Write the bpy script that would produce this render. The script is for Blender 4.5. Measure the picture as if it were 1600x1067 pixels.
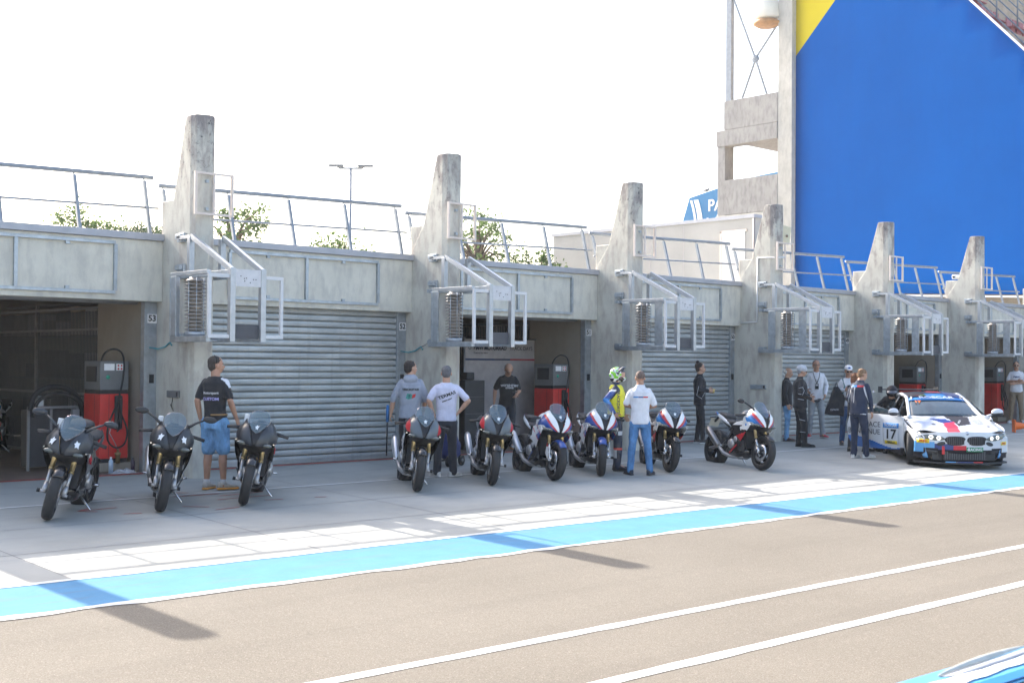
HAZE=.0004
import bpy, bmesh, math, random
from mathutils import Vector, Matrix
random.seed(7)
D=bpy.data; scn=bpy.context.scene; COL=scn.collection
for o in list(D.objects): D.objects.remove(o,do_unlink=True)
rad=math.radians
# ---------------- camera ----------------
cd=D.cameras.new('camera'); camo=D.objects.new('camera',cd); COL.objects.link(camo)
cd.sensor_width=36; cd.lens=43.875; cd.clip_start=.1; cd.clip_end=2000
yaw,pit,rol=rad(42.86),rad(.964),rad(.45)
Fv=Vector((math.sin(yaw)*math.cos(pit),math.cos(yaw)*math.cos(pit),math.sin(pit)))
Rv=Vector((math.cos(yaw),-math.sin(yaw),0)); Uv=Rv.cross(Fv)
R2=Rv*math.cos(rol)+Uv*math.sin(rol); U2=-Rv*math.sin(rol)+Uv*math.cos(rol)
M=Matrix((R2,U2,-Fv)).transposed().to_4x4(); M.translation=Vector((-9.17,-17.17,1.67))
camo.matrix_world=M; scn.camera=camo
cd.dof.use_dof=True; cd.dof.focus_distance=21.5; cd.dof.aperture_fstop=9
scn.render.resolution_x=1024; scn.render.resolution_y=682
scn.render.engine='CYCLES'
# ---------------- light ----------------
sun_el=math.atan(1/1.487); sun_az=math.atan2(-.033,1.486)   # az from +Y toward +X
w=D.worlds.new('World'); scn.world=w; w.use_nodes=True
nt=w.node_tree; bg=nt.nodes['Background']; sky=nt.nodes.new('ShaderNodeTexSky')
sky.sky_type='NISHITA'; sky.sun_disc=False; sky.sun_elevation=sun_el; sky.sun_rotation=sun_az
sky.air_density=1.0; sky.dust_density=4.0; sky.ozone_density=.4
nt.links.new(sky.outputs[0],bg.inputs[0]); bg.inputs[1].default_value=.15
sl=D.lights.new('sun','SUN'); sl.energy=3.4; sl.angle=rad(.5); sl.color=(1,.93,.84)
so=D.objects.new('sun',sl); COL.objects.link(so)
dirs=Vector((-.033,1.486,1)).normalized()
so.rotation_euler=dirs.to_track_quat('Z','Y').to_euler(); so.location=(0,30,30)
scn.view_settings.view_transform='Standard'; scn.view_settings.look='None'; scn.view_settings.gamma=1
scn.view_settings.exposure=1.75
# ---------------- materials ----------------
MC={}
def newmat(name):
    m=D.materials.new(name); m.use_nodes=True
    return m,m.node_tree,m.node_tree.nodes['Principled BSDF']
def N(nt,t,**k):
    n=nt.nodes.new(t)
    for a,b in k.items(): setattr(n,a,b)
    return n
def mixrgb(nt,fac,a,b,mode='MIX'):
    n=N(nt,'ShaderNodeMix',data_type='RGBA',blend_type=mode)
    for i,v in ((0,fac),(6,a),(7,b)):
        if isinstance(v,(int,float)): n.inputs[i].default_value=v
        elif isinstance(v,(tuple,list)): n.inputs[i].default_value=(*v[:3],1)
        else: nt.links.new(v,n.inputs[i])
    return n.outputs[2]
def mth(nt,op,a,b=0.0,c=None,clamp=False):
    n=N(nt,'ShaderNodeMath',operation=op); n.use_clamp=clamp
    for i,v in enumerate((a,b,c)):
        if v is None: continue
        if isinstance(v,(int,float)): n.inputs[i].default_value=v
        else: nt.links.new(v,n.inputs[i])
    return n.outputs[0]
def noise(nt,vec,scale,detail=4,rough=.6):
    n=N(nt,'ShaderNodeTexNoise'); n.inputs['Scale'].default_value=scale; n.inputs['Detail'].default_value=detail; n.inputs['Roughness'].default_value=rough
    if vec is not None: nt.links.new(vec,n.inputs['Vector'])
    return n.outputs['Fac']
def ramp(nt,fac,lo,hi):
    n=N(nt,'ShaderNodeMapRange'); n.inputs[1].default_value=lo; n.inputs[2].default_value=hi; n.clamp=True
    nt.links.new(fac,n.inputs[0]); return n.outputs[0]
def ocoord(nt,scale=(1,1,1),kind='Object'):
    tc=N(nt,'ShaderNodeTexCoord'); mp=N(nt,'ShaderNodeMapping'); mp.inputs['Scale'].default_value=scale
    nt.links.new(tc.outputs[kind],mp.inputs[0]); return mp.outputs[0]
def bump(nt,b,h,strength=.3,dist=.01):
    n=N(nt,'ShaderNodeBump'); n.inputs['Strength'].default_value=strength; n.inputs['Distance'].default_value=dist
    nt.links.new(h,n.inputs['Height']); nt.links.new(n.outputs[0],b.inputs['Normal'])
def mat(name,col,rough=.6,metal=0,var=.12,nscale=6,bmp=0,spec=.5,coat=0,emit=None,estr=0,trans=0,alpha=1):
    if name in MC: return MC[name]
    m,nt,b=newmat(name)
    b.inputs['Roughness'].default_value=rough; b.inputs['Metallic'].default_value=metal
    b.inputs['Specular IOR Level'].default_value=spec
    b.inputs['Coat Weight'].default_value=coat; b.inputs['Transmission Weight'].default_value=trans; b.inputs['Alpha'].default_value=alpha
    v=ocoord(nt); f=noise(nt,v,nscale)
    lo=tuple(c*(1-var) for c in col); hi=tuple(min(1,c*(1+var)) for c in col)
    c=mixrgb(nt,ramp(nt,f,.3,.7),lo,hi); nt.links.new(c,b.inputs['Base Color'])
    if bmp: bump(nt,b,noise(nt,v,nscale*6),bmp)
    if emit: b.inputs['Emission Color'].default_value=(*emit,1); b.inputs['Emission Strength'].default_value=estr
    MC[name]=m; return m
def hexc(r,g,b):   # sRGB 0-255 to linear
    f=lambda c:(c/255/12.92 if c/255<=.04045 else ((c/255+.055)/1.055)**2.4)
    return (f(r),f(g),f(b))
# ---------------- mesh builder ----------------
class MB:
    def __init__(s): s.v=[];s.f=[];s.m=[];s.sm=[]
    def add(s,vs,fs,mi=0,smooth=False,M=None):
        o=len(s.v)
        s.v+= [tuple(M@Vector(v)) if M is not None else tuple(v) for v in vs]
        s.f+= [tuple(i+o for i in f) for f in fs]; s.m+=[mi]*len(fs); s.sm+=[smooth]*len(fs); return s
    def box(s,x0,x1,y0,y1,z0,z1,mi=0,M=None):
        v=[(x,y,z) for x in (x0,x1) for y in (y0,y1) for z in (z0,z1)]
        return s.add(v,[(0,1,3,2),(4,6,7,5),(0,4,5,1),(2,3,7,6),(0,2,6,4),(1,5,7,3)],mi,False,M)
    def bar(s,p0,p1,wd,h,mi=0,up=(0,0,1)):
        p0,p1=Vector(p0),Vector(p1); d=(p1-p0); L=d.length; d.normalize(); up=Vector(up)
        if abs(d.dot(up))>.98: up=Vector((0,1,0))
        a=d.cross(up).normalized(); b=a.cross(d).normalized(); vs=[]
        for p in (p0,p1):
            for sx,sy in ((-1,-1),(1,-1),(1,1),(-1,1)): vs.append(p+a*sx*wd/2+b*sy*h/2)
        return s.add(vs,[(0,1,2,3),(7,6,5,4),(0,4,5,1),(1,5,6,2),(2,6,7,3),(3,7,4,0)],mi)
    def tube(s,pts,r,n=8,mi=0,smooth=True,cap=True):
        pts=[Vector(p) for p in pts]
        if isinstance(r,(int,float)): r=[r]*len(pts)
        vs=[];fs=[];k=len(pts); a=None
        for i,p in enumerate(pts):
            d=(pts[min(i+1,k-1)]-pts[max(i-1,0)]).normalized()
            if a is None:
                a=d.cross(Vector((0,0,1)))
                if a.length<.05: a=d.cross(Vector((0,1,0)))
                a.normalize()
            else: a=(a-d*a.dot(d)).normalized()
            b=d.cross(a)
            for j in range(n):
                t=2*math.pi*j/n
                rr=r[i]
                if isinstance(rr,tuple): vs.append(p+a*math.cos(t)*rr[0]+b*math.sin(t)*rr[1])
                else: vs.append(p+(a*math.cos(t)+b*math.sin(t))*rr)
        for i in range(k-1):
            for j in range(n): fs.append((i*n+j,i*n+(j+1)%n,(i+1)*n+(j+1)%n,(i+1)*n+j))
        if cap: fs.append(tuple(range(n-1,-1,-1))); fs.append(tuple(range((k-1)*n,k*n)))
        return s.add(vs,fs,mi,smooth)
    def lathe(s,c,axis,prof,n=24,mi=0,smooth=True,a0=None):
        # prof: list of (r, h) along axis
        c=Vector(c); ax=Vector(axis).normalized(); a=ax.orthogonal().normalized() if a0 is None else Vector(a0); b=ax.cross(a); vs=[];fs=[]
        for r,h in prof:
            for j in range(n):
                t=2*math.pi*j/n; vs.append(c+ax*h+(a*math.cos(t)+b*math.sin(t))*r)
        for i in range(len(prof)-1):
            for j in range(n): fs.append((i*n+j,i*n+(j+1)%n,(i+1)*n+(j+1)%n,(i+1)*n+j))
        return s.add(vs,fs,mi,smooth)
    def ell(s,c,r,nu=14,nv=8,mi=0,M=None):
        vs=[];fs=[]
        for i in range(nv+1):
            ph=math.pi*i/nv
            for j in range(nu):
                t=2*math.pi*j/nu; p=Vector((r[0]*math.sin(ph)*math.cos(t),r[1]*math.sin(ph)*math.sin(t),r[2]*math.cos(ph)))
                if M is not None: p=M@p
                vs.append(Vector(c)+p)
        for i in range(nv):
            for j in range(nu): fs.append((i*nu+j,(i+1)*nu+j,(i+1)*nu+(j+1)%nu,i*nu+(j+1)%nu))
        return s.add(vs,fs,mi,True)
    def prism(s,out,fn,mi=0,t=(0,0,0)):
        # closed outline (2D) mapped by fn(u,v)->3D, extruded by vector t
        a=[Vector(fn(*p)) for p in out]; b=[p+Vector(t) for p in a]; n=len(a)
        fs=[tuple(range(n)),tuple(range(2*n-1,n-1,-1))]+[(i,i+n,(i+1)%n+n,(i+1)%n) for i in range(n)]
        return s.add(a+b,fs,mi)
    def build(s,name,mats,parent=None,bevel=0,loc=None,autosmooth=False,merge=0):
        me=D.meshes.new(name); me.from_pydata([tuple(v) for v in s.v],[],s.f)
        if not isinstance(mats,(list,tuple)): mats=[mats]
        for m in mats: me.materials.append(m)
        me.polygons.foreach_set('material_index',s.m); me.polygons.foreach_set('use_smooth',s.sm)
        bm=bmesh.new(); bm.from_mesh(me)
        if merge: bmesh.ops.remove_doubles(bm,verts=bm.verts,dist=merge)
        bmesh.ops.recalc_face_normals(bm,faces=bm.faces)
        bm.to_mesh(me); bm.free(); me.update()
        o=D.objects.new(name,me); COL.objects.link(o)
        if parent is not None: o.parent=parent
        if loc is not None: o.location=loc
        if bevel:
            b=o.modifiers.new('bevel','BEVEL'); b.width=bevel; b.segments=2; b.limit_method='ANGLE'; b.angle_limit=rad(35)
        return o
def tag(o,label=None,cat=None,group=None,kind=None):
    if label: o['label']=label
    if cat: o['category']=cat
    if group: o['group']=group
    if kind: o['kind']=kind
    return o
def thing(name,loc=(0,0,0),rz=0,label=None,cat=None,group=None):
    o=D.objects.new(name,None); COL.objects.link(o); o.location=loc; o.rotation_euler=(0,0,rz); o.empty_display_size=.2
    return tag(o,label,cat,group)
def copy_tree(o,parent=None,swap=None):
    c=o.copy(); COL.objects.link(c); c.parent=parent
    for ch in list(o.children): copy_tree(ch,c)
    return c
FONT={}
def text(name,s,size,parent,mtl,M,ext=.002,align='CENTER',wscale=1,bold=0):
    cu=D.curves.new(name,'FONT'); cu.body=s; cu.size=size; cu.extrude=ext; cu.align_x=align; cu.align_y='CENTER'; cu.offset=bold
    t=D.objects.new(name,cu); COL.objects.link(t)
    dg=bpy.context.evaluated_depsgraph_get(); me=D.meshes.new_from_object(t.evaluated_get(dg)); D.objects.remove(t,do_unlink=True)
    me.name=name; me.transform(M@Matrix.Diagonal((wscale,1,1,1))); me.materials.clear(); me.materials.append(mtl)
    o=D.objects.new(name,me); COL.objects.link(o)
    if parent is not None: o.parent=parent
    return o
def frame3(o,x,y):   # matrix: text x axis, text y axis, origin
    x=Vector(x).normalized(); y=Vector(y); y=(y-x*y.dot(x)).normalized(); z=x.cross(y)
    m=Matrix((x,y,z)).transposed().to_4x4(); m.translation=Vector(o); return m
def cut_plate(name,out,step,fn,mats,parent=None,thick=.01,matfn=None,smooth=True,rows=None,offset=-1):
    """fill a 2D outline with a fine mesh, bend it by fn(u,v)->xyz, thicken"""
    bm=bmesh.new(); vs=[bm.verts.new((u,v,0)) for u,v in out]; bm.faces.new(vs)
    us=[p[0] for p in out]; ws=[p[1] for p in out]
    for ax,arr in ((0,us),(1,ws)):
        lo,hi=min(arr),max(arr); k=max(1,int(round((hi-lo)/step)))
        for i in range(1,k):
            c=[0,0,0]; c[ax]=lo+(hi-lo)*i/k; nn=[0,0,0]; nn[ax]=1
            bmesh.ops.bisect_plane(bm,geom=bm.verts[:]+bm.edges[:]+bm.faces[:],plane_co=c,plane_no=nn,dist=1e-6)
    bmesh.ops.triangulate(bm,faces=[f for f in bm.faces if len(f.verts)>4])
    if matfn:
        for f in bm.faces:
            c=f.calc_center_median(); f.material_index=matfn(c.x,c.y)
    for v in bm.verts: v.co=Vector(fn(v.co.x,v.co.y))
    for f in bm.faces: f.smooth=smooth
    me=D.meshes.new(name); bm.to_mesh(me); bm.free()
    if not isinstance(mats,(list,tuple)): mats=[mats]
    for m in mats: me.materials.append(m)
    o=D.objects.new(name,me); COL.objects.link(o)
    if parent is not None: o.parent=parent
    if thick:
        sd=o.modifiers.new('solid','SOLIDIFY'); sd.thickness=thick; sd.offset=offset; sd.use_even_offset=False
    return o
# =============== materials of the place ===============
def m_concrete(name,base,top=None,stain=.35,tint=(.30,.24,.22)):
    m,nt,b=newmat(name); b.inputs['Roughness'].default_value=.85
    v=ocoord(nt); vs=ocoord(nt,(2.2,2.2,.8))
    f=noise(nt,v,1.3,6,.65); f2=noise(nt,vs,3.0,5,.6); f3=noise(nt,v,28,3,.7)
    c=mixrgb(nt,ramp(nt,f,.35,.68),tuple(x*.87 for x in base),tuple(min(1,x*1.07) for x in base))
    c=mixrgb(nt,mth(nt,'MULTIPLY',ramp(nt,f2,.46,.66),stain),c,tint)
    c=mixrgb(nt,mth(nt,'MULTIPLY',ramp(nt,f3,.55,.8),.25),c,tuple(x*.6 for x in base))
    if top is not None:   # weathered, lichen-dark crown of the fins
        sp=N(nt,'ShaderNodeSeparateXYZ'); nt.links.new(ocoord(nt),sp.inputs[0])
        zz=mth(nt,'ADD',sp.outputs[2],mth(nt,'MULTIPLY',mth(nt,'SUBTRACT',f2,.5),3.2))
        c=mixrgb(nt,mth(nt,'MULTIPLY',ramp(nt,zz,top,top+.9),.80),c,(.19,.165,.165))
        sp2=ramp(nt,noise(nt,v,14,5,.75),.56,.66)
        c=mixrgb(nt,mth(nt,'MULTIPLY',sp2,ramp(nt,zz,top-.3,top+.5)),c,(.08,.08,.085))
    nt.links.new(c,b.inputs['Base Color']); bump(nt,b,mth(nt,'ADD',f3,mth(nt,'MULTIPLY',f,2)),.35,.01)
    return m
CON=m_concrete('concrete_fascia',(.66,.635,.55),None,.38,(.33,.32,.31))
CONP=m_concrete('concrete_fin',(.58,.56,.49),4.45,.5)
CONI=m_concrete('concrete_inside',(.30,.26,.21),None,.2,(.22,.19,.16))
CONT=m_concrete('concrete_tower',(.36,.345,.325),None,.5,(.18,.17,.17))
CONW=m_concrete('concrete_tower_pale',(.52,.50,.45),None,.35,(.28,.27,.25))
GALV=mat('galvanised_steel',(.42,.46,.50),.45,.75,.18,9,.1)
GALVL=mat('brushed_aluminium',(.46,.48,.51),.40,.7,.10,8)
RAIL=mat('grey_rail_paint',(.26,.29,.33),.5,.3,.12,9)
COPE=mat('grey_coping_metal',(.40,.41,.45),.5,.3,.08,4)
CREAM=mat('cream_painted_steel',(.72,.62,.55),.5,0,.08,8)
BLACK=mat('black_plastic',(.025,.026,.03),.5,0,.2,8)
DARK=mat('dark_rubber',(.018,.018,.02),.75,0,.2,20)
WHITE=mat('white_paint',(.80,.80,.80),.5,0,.05,8)
REDP=mat('red_dispenser_paint',(.62,.035,.03),.4,0,.12,5)
GREYP=mat('grey_dispenser_paint',(.15,.155,.16),.5,0,.1,5)
RUST=mat('red_threshold_paint',(.40,.07,.06),.7,0,.45,9)
# shutter metal: galvanised with vertical tonal drift
def m_shutter():
    m,nt,b=newmat('galvanised_shutter'); b.inputs['Roughness'].default_value=.42; b.inputs['Metallic'].default_value=.35
    f=noise(nt,ocoord(nt,(1,1,5)),1.6,4); f2=noise(nt,ocoord(nt,(6,6,6)),2,4)
    c=mixrgb(nt,ramp(nt,f,.35,.65),(.33,.355,.37),(.49,.51,.51)); c=mixrgb(nt,mth(nt,'MULTIPLY',ramp(nt,f2,.55,.8),.3),c,(.3,.31,.32))
    f3=noise(nt,ocoord(nt,(5,1,.25)),2.2,4,.6); c=mixrgb(nt,mth(nt,'MULTIPLY',ramp(nt,f3,.55,.75),.4),c,(.22,.22,.22))
    f4=noise(nt,ocoord(nt,(.6,1,.8)),1.0,3,.5); bump(nt,b,f4,.6,.06)
    nt.links.new(c,b.inputs['Base Color']); return m
SHUT=m_shutter()
def m_ground():
    m,nt,b=newmat('pale_concrete_apron'); b.inputs['Roughness'].default_value=.9; b.inputs['Specular IOR Level'].default_value=.2
    v=ocoord(nt); f=noise(nt,v,.55,6,.6); f2=noise(nt,ocoord(nt,(.5,3.0,1)),1.5,5,.65); f3=noise(nt,v,60,2,.6)
    c=mixrgb(nt,ramp(nt,f,.35,.65),(.31,.31,.285),(.41,.405,.375))
    c=mixrgb(nt,mth(nt,'MULTIPLY',ramp(nt,f2,.52,.75),.45),c,(.26,.27,.28))
    c=mixrgb(nt,mth(nt,'MULTIPLY',ramp(nt,f3,.5,.8),.2),c,(.25,.25,.25))
    # black tyre scuffs: thin dark wisps
    f4=noise(nt,ocoord(nt,(.35,4.5,1)),1.7,6,.72); c=mixrgb(nt,mth(nt,'MULTIPLY',ramp(nt,f4,.66,.74),.55),c,(.12,.12,.13))
    nt.links.new(c,b.inputs['Base Color']); bump(nt,b,f3,.2,.004); return m
APRON=m_ground()
def m_asphalt():
    m,nt,b=newmat('tan_asphalt'); b.inputs['Roughness'].default_value=.9
    v=ocoord(nt); f=noise(nt,v,.35,4,.6); v1=N(nt,'ShaderNodeTexVoronoi'); v1.inputs['Scale'].default_value=120; nt.links.new(v,v1.inputs['Vector'])
    g=noise(nt,v,95,3,.8); g2=noise(nt,v,7,4,.7)
    c=mixrgb(nt,ramp(nt,f,.3,.7),(.178,.163,.134),(.222,.204,.170))
    c=mixrgb(nt,mth(nt,'ADD',mth(nt,'MULTIPLY',ramp(nt,g,.35,.62),.65),.32),tuple(x for x in (.085,.07,.06)),c)
    c=mixrgb(nt,mth(nt,'MULTIPLY',ramp(nt,v1.outputs['Color'],.7,.95),.35),c,(.42,.37,.32))
    c=mixrgb(nt,mth(nt,'MULTIPLY',ramp(nt,g2,.5,.75),.25),c,(.14,.12,.10))
    f5=noise(nt,ocoord(nt,(.10,1.6,1)),1.3,5,.6); c=mixrgb(nt,mth(nt,'MULTIPLY',ramp(nt,f5,.50,.72),.22),c,(.09,.08,.07))
    b.inputs['Specular IOR Level'].default_value=.2
    nt.links.new(c,b.inputs['Base Color']); bump(nt,b,g,.5,.008); return m
ASPH=m_asphalt()
def m_road_paint(name,col,worn):
    m,nt,b=newmat(name); b.inputs['Roughness'].default_value=.9; b.inputs['Specular IOR Level'].default_value=.15
    v=ocoord(nt); f=noise(nt,v,3,5,.7); g=noise(nt,v,45,3,.7); s=noise(nt,ocoord(nt,(.8,5,1)),2,5,.6)
    c=mixrgb(nt,ramp(nt,f,.3,.7),tuple(x*.86 for x in col),col)
    c=mixrgb(nt,mth(nt,'MULTIPLY',ramp(nt,g,.58,.75),worn),c,tuple(x*.5 for x in col))
    c=mixrgb(nt,mth(nt,'MULTIPLY',ramp(nt,s,.52,.72),.30),c,(.16,.17,.18))
    nt.links.new(c,b.inputs['Base Color']); bump(nt,b,g,.3,.005); return m
BLUEP=m_road_paint('blue_road_paint',(.10,.26,.44),.45)
WLINE=m_road_paint('white_road_paint',(.70,.70,.68),.45)
S=4.72; SLOPE=.034
def gz(y): return SLOPE*max(min(y,0),-15)
def struct(name,mb,m,parent=None):
    return tag(mb.build(name,m,parent),kind='structure')
# ---------------- ground ----------------
ys=[-400,-15,0,.10]
def sheet(name,yfun0,yfun1,xs,m,lift):
    mb=MB(); 
    for a,b in zip(xs[:-1],xs[1:]):
        q=[]
        for x,y in ((a,yfun0(a)),(b,yfun0(b)),(b,yfun1(b)),(a,yfun1(a))): q.append((x,y,gz(y)+lift))
        mb.add(q,[(0,1,2,3)])
    return struct(name,mb,m)
mb=MB()
for y0,y1 in zip([-500,-15,0],[-15,0,600]):
    mb.add([(-500,y0,gz(y0)-.012),(600,y0,gz(y0)-.012),(600,y1,gz(y1)-.012),(-500,y1,gz(y1)-.012)],[(0,1,2,3)])
struct('ground',mb,m_concrete('ground_concrete',(.40,.39,.37)))
xs=[-60,-10,0,10,20,30,45,70,120]
s1=-.017
L=lambda y0:(lambda x:y0+s1*x)
C_=lambda y0:(lambda x:y0)
sheet('concrete_apron',L(-6.81),C_(.02),xs,APRON,0)
sheet('pit_lane_road',C_(-14.99),L(-7.87),xs,ASPH,0)
mb=MB(); mb.add([(-60,-14.99,gz(-15)),(120,-14.99,gz(-15)),(120,-60,gz(-15)),(-60,-60,gz(-15))],[(0,1,2,3)]); struct('pit_lane_road',mb,ASPH)
sheet('blue_painted_strip',L(-7.87),L(-6.81),xs,BLUEP,.002)
def ragged(name,y0,wd,m,lift,amp=.012):
    random.seed(int(abs(y0)*100)); mb=MB(); x=-40; pts=[]
    while x<110:
        pts.append((x,random.uniform(-amp,amp),random.uniform(-amp,amp))); x+=.25
    for (a,j0,k0),(b,j1,k1) in zip(pts[:-1],pts[1:]):
        q=[(a,y0+s1*a+j0),(b,y0+s1*b+j1),(b,y0+s1*b+wd+k1),(a,y0+s1*a+wd+k0)]
        mb.add([(x_,y_,gz(y_)+lift) for x_,y_ in q],[(0,1,2,3)])
    return struct(name,mb,m)
ragged('white_line',-6.83,.075,WLINE,.006); ragged('white_line',-7.93,.10,WLINE,.006,.028)
ragged('white_line',-10.70,.11,WLINE,.004,.007); ragged('white_line',-11.76,.12,WLINE,.004,.007)
s1k=s1; s1=0
ragged('white_line',-2.43,.07,WLINE,.005,.004); s1=s1k
# slab joints and red strokes on the apron
JT=mat('dark_slab_joint',(.20,.20,.20),.9,0,.2,10)
mb=MB()
for y in (-1.25,-3.95,-5.35):
    mb.add([(-20,y,gz(y)+.003),(70,y,gz(y)+.003),(70,y+.014,gz(y+.014)+.003),(-20,y+.014,gz(y)+.003)],[(0,1,2,3)])
for i in range(-8,26):
    x=i*2.6+.6; mb.add([(x,0,.003),(x+.012,0,.003),(x+.012,-6.8-.017*x,gz(-6.8)+.004),(x,-6.8-.017*x,gz(-6.8)+.004)],[(0,1,2,3)])
struct('slab_joints',mb,JT)
mb=MB()
def stroke(x0,y0,x1,y1,wd=.035):
    d=Vector((x1-x0,y1-y0)).normalized(); n=Vector((-d.y,d.x))*wd/2
    mb.add([(x0+n.x,y0+n.y,gz(y0)+.0045),(x1+n.x,y1+n.y,gz(y1)+.0045),(x1-n.x,y1-n.y,gz(y1)+.0045),(x0-n.x,y0-n.y,gz(y0)+.0045)],[(0,1,2,3)])
for a in [(-2.95,-3.05,-2.45,-3.0),(-2.95,-3.05,-2.72,-2.9),(-2.95,-3.05,-2.78,-3.2),(-2.2,-2.35,-1.2,-2.42),(-1.45,-2.5,-.8,-2.5),(-1.1,-3.0,-.3,-2.95),(-1.3,-2.1,-1.1,-2.25),(-1.75,-3.3,-1.5,-3.5),(-1.55,-3.75,-1.2,-3.7),(-2.6,-3.5,-2.4,-3.55),(-.6,-3.3,-.35,-3.35),(.1,-3.4,.25,-3.45),(-.9,-2.7,-.2,-2.62)]: stroke(*a)
struct('red_paint_strokes',mb,mat('faded_red_paint',(.42,.10,.10),.8,0,.5,14))
mb=MB(); mb.add([(-30,-.10,gz(-.1)+.004),(60,-.10,gz(-.1)+.004),(60,.02,.004),(-30,.02,.004)],[(0,1,2,3)]); struct('red_threshold_line',mb,RUST)
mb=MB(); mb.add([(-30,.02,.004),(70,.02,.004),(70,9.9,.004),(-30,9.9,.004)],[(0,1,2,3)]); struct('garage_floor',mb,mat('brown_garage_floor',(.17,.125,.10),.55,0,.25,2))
# ---------------- pit building ----------------
bld=thing('pit_building',label='long grey concrete pit garage block with tapered fins and roller shutters',cat='building')
NB0,NB1=-2,9
nums={0:'53',1:'52',2:'51',3:'50',4:'49',5:'48',6:'47'}
openb={-1,-2,1,4,5,6}   # bay to the right of fin n is open
INK=mat('black_ink',(.02,.02,.02),.6,0,0,5)
def fin(n):
    X=n*S; mb=MB()
    out=lambda yb:[(-.35,yb),(-.35,-.80)]+[(-.31,-.90),(-.12,-.955),(-.02,-.91),(0,-.86),(0,yb)]
    levels=[(-.15,.30),(3.1,.30),(3.6,.02),(4.03,-.30),(4.6,-.47),(5.18,-.64),(5.22,-.66)]
    k=None; vs=[];fs=[]
    for i,(z,yb) in enumerate(levels):
        o=out(yb); k=len(o)
        sh=.012 if i==len(levels)-1 else 0
        vs+=[(X+(x+.175)*(1-sh*3)-.175,y,z) for x,y in o]
    for i in range(len(levels)-1):
        for j in range(k): fs.append((i*k+j,i*k+(j+1)%k,(i+1)*k+(j+1)%k,(i+1)*k+j))
    fs.append(tuple(range((len(levels)-1)*k,len(levels)*k)))
    mb.add(vs,fs)
    p=mb.build('concrete_fin',CONP,bld,bevel=.012)
    # shoulder block behind the fin
    mb=MB(); mb.box(X-.345,X-.005,-.40,.06,3.2,4.03); mb.build('fin_shoulder',CONP,bld,bevel=.015)
for n in range(NB0,NB1+1): fin(n)
def shutter_mesh(x0,x1,z1=2.53):
    mb=MB(); prof=[]; p=.105; z=0.03
    while z<z1+.05:
        prof+=[(.245,z),(.174,z+.001),(.168,z+.012),(.166,z+.045),(.170,z+.078),(.178,z+.086),(.248,z+.088)]; z+=p
    vs=[];fs=[]
    for y,z in prof: vs+=[(x0,y,z),(x1,y,z)]
    for i in range(len(prof)-1): fs.append((2*i,2*i+1,2*i+3,2*i+2))
    mb.add(vs,fs,0,False); mb.box(x0,x1,.165,.21,.0,.035); return mb
for n in range(NB0,NB1):
    x0=n*S; x1=(n+1)*S-.35   # bay span between fins
    mb=MB(); mb.box(x0,x1,0,.22,2.53,3.43); mb.build('fascia_beam',CON,bld,bevel=.01)
    mb=MB(); mb.box(x0+.002,x1-.002,-.045,.40,3.432,3.535); mb.build('roof_coping',COPE,bld,bevel=.006)
    # jamb post
    j0=x1-.215; mb=MB(); mb.box(j0,j0+.045,.135,.25,0,2.53); mb.box(j0+.045,x1-.003,.165,.25,0,2.53)
    for z in (.3,.9,1.5,2.0): mb.box(j0+.10,j0+.14,.155,.165,z,z+.02)
    jm=mb.build('door_jamb',GALV,bld)
    mb=MB(); mb.box(j0+.10,j0+.17,.150,.165,1.32,1.45); mb.build('key_switch',BLACK,jm)
    if n+1 in nums:
        mb=MB(); mb.box(j0+.052,j0+.208,.149,.160,2.215,2.35); pl=mb.build('number_plate',WHITE,jm)
        text('garage_number',nums[n+1],.125,pl,INK,frame3((j0+.13,.1475,2.283),(1,0,0),(0,0,1)),.001,bold=.004)
    mb=MB(); mb.box(x0+.003,x0+.06,.17,.24,0,2.53); mb.build('guide_rail',GALV,bld)
    if n not in openb:
        sh=shutter_mesh(x0+.055,j0+.003); sh.build('roller_shutter',SHUT,bld)
    else:
        mb=MB(); mb.tube([(x0+.1,.42,2.62),(j0,.42,2.62)],.13,14); mb.build('rolled_shutter',SHUT,bld)
    # partition (solid part) and its continuation
    xp=(n+1)*S-.35
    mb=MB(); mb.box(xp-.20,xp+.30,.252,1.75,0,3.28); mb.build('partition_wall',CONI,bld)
mb=MB(); mb.box(NB0*S,NB1*S,.42,10.3,3.29,3.43); mb.build('roof_slab',CON,bld)
# rear wall with high band of windows and door openings, so some daylight enters
RW=MB()
for n in range(NB0,NB1):
    x0=n*S;x1=x0+S
    RW.box(x0,x0+1.1,10.05,10.25,0,3.29); RW.box(x0+3.9,x1,10.05,10.25,0,3.29); RW.box(x0+1.1,x0+3.9,10.05,10.25,2.75,3.29)
    RW.box(x0+1.1,x0+3.9,10.1,10.2,0,2.35 if n>3 else 2.76)
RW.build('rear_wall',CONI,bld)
for n in range(NB0,NB1+1):
    RW=MB(); RW.box(n*S-.5,n*S-.3,1.752,10.05,2.75,3.285); RW.build('ceiling_beam',CONI,bld)
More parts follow.
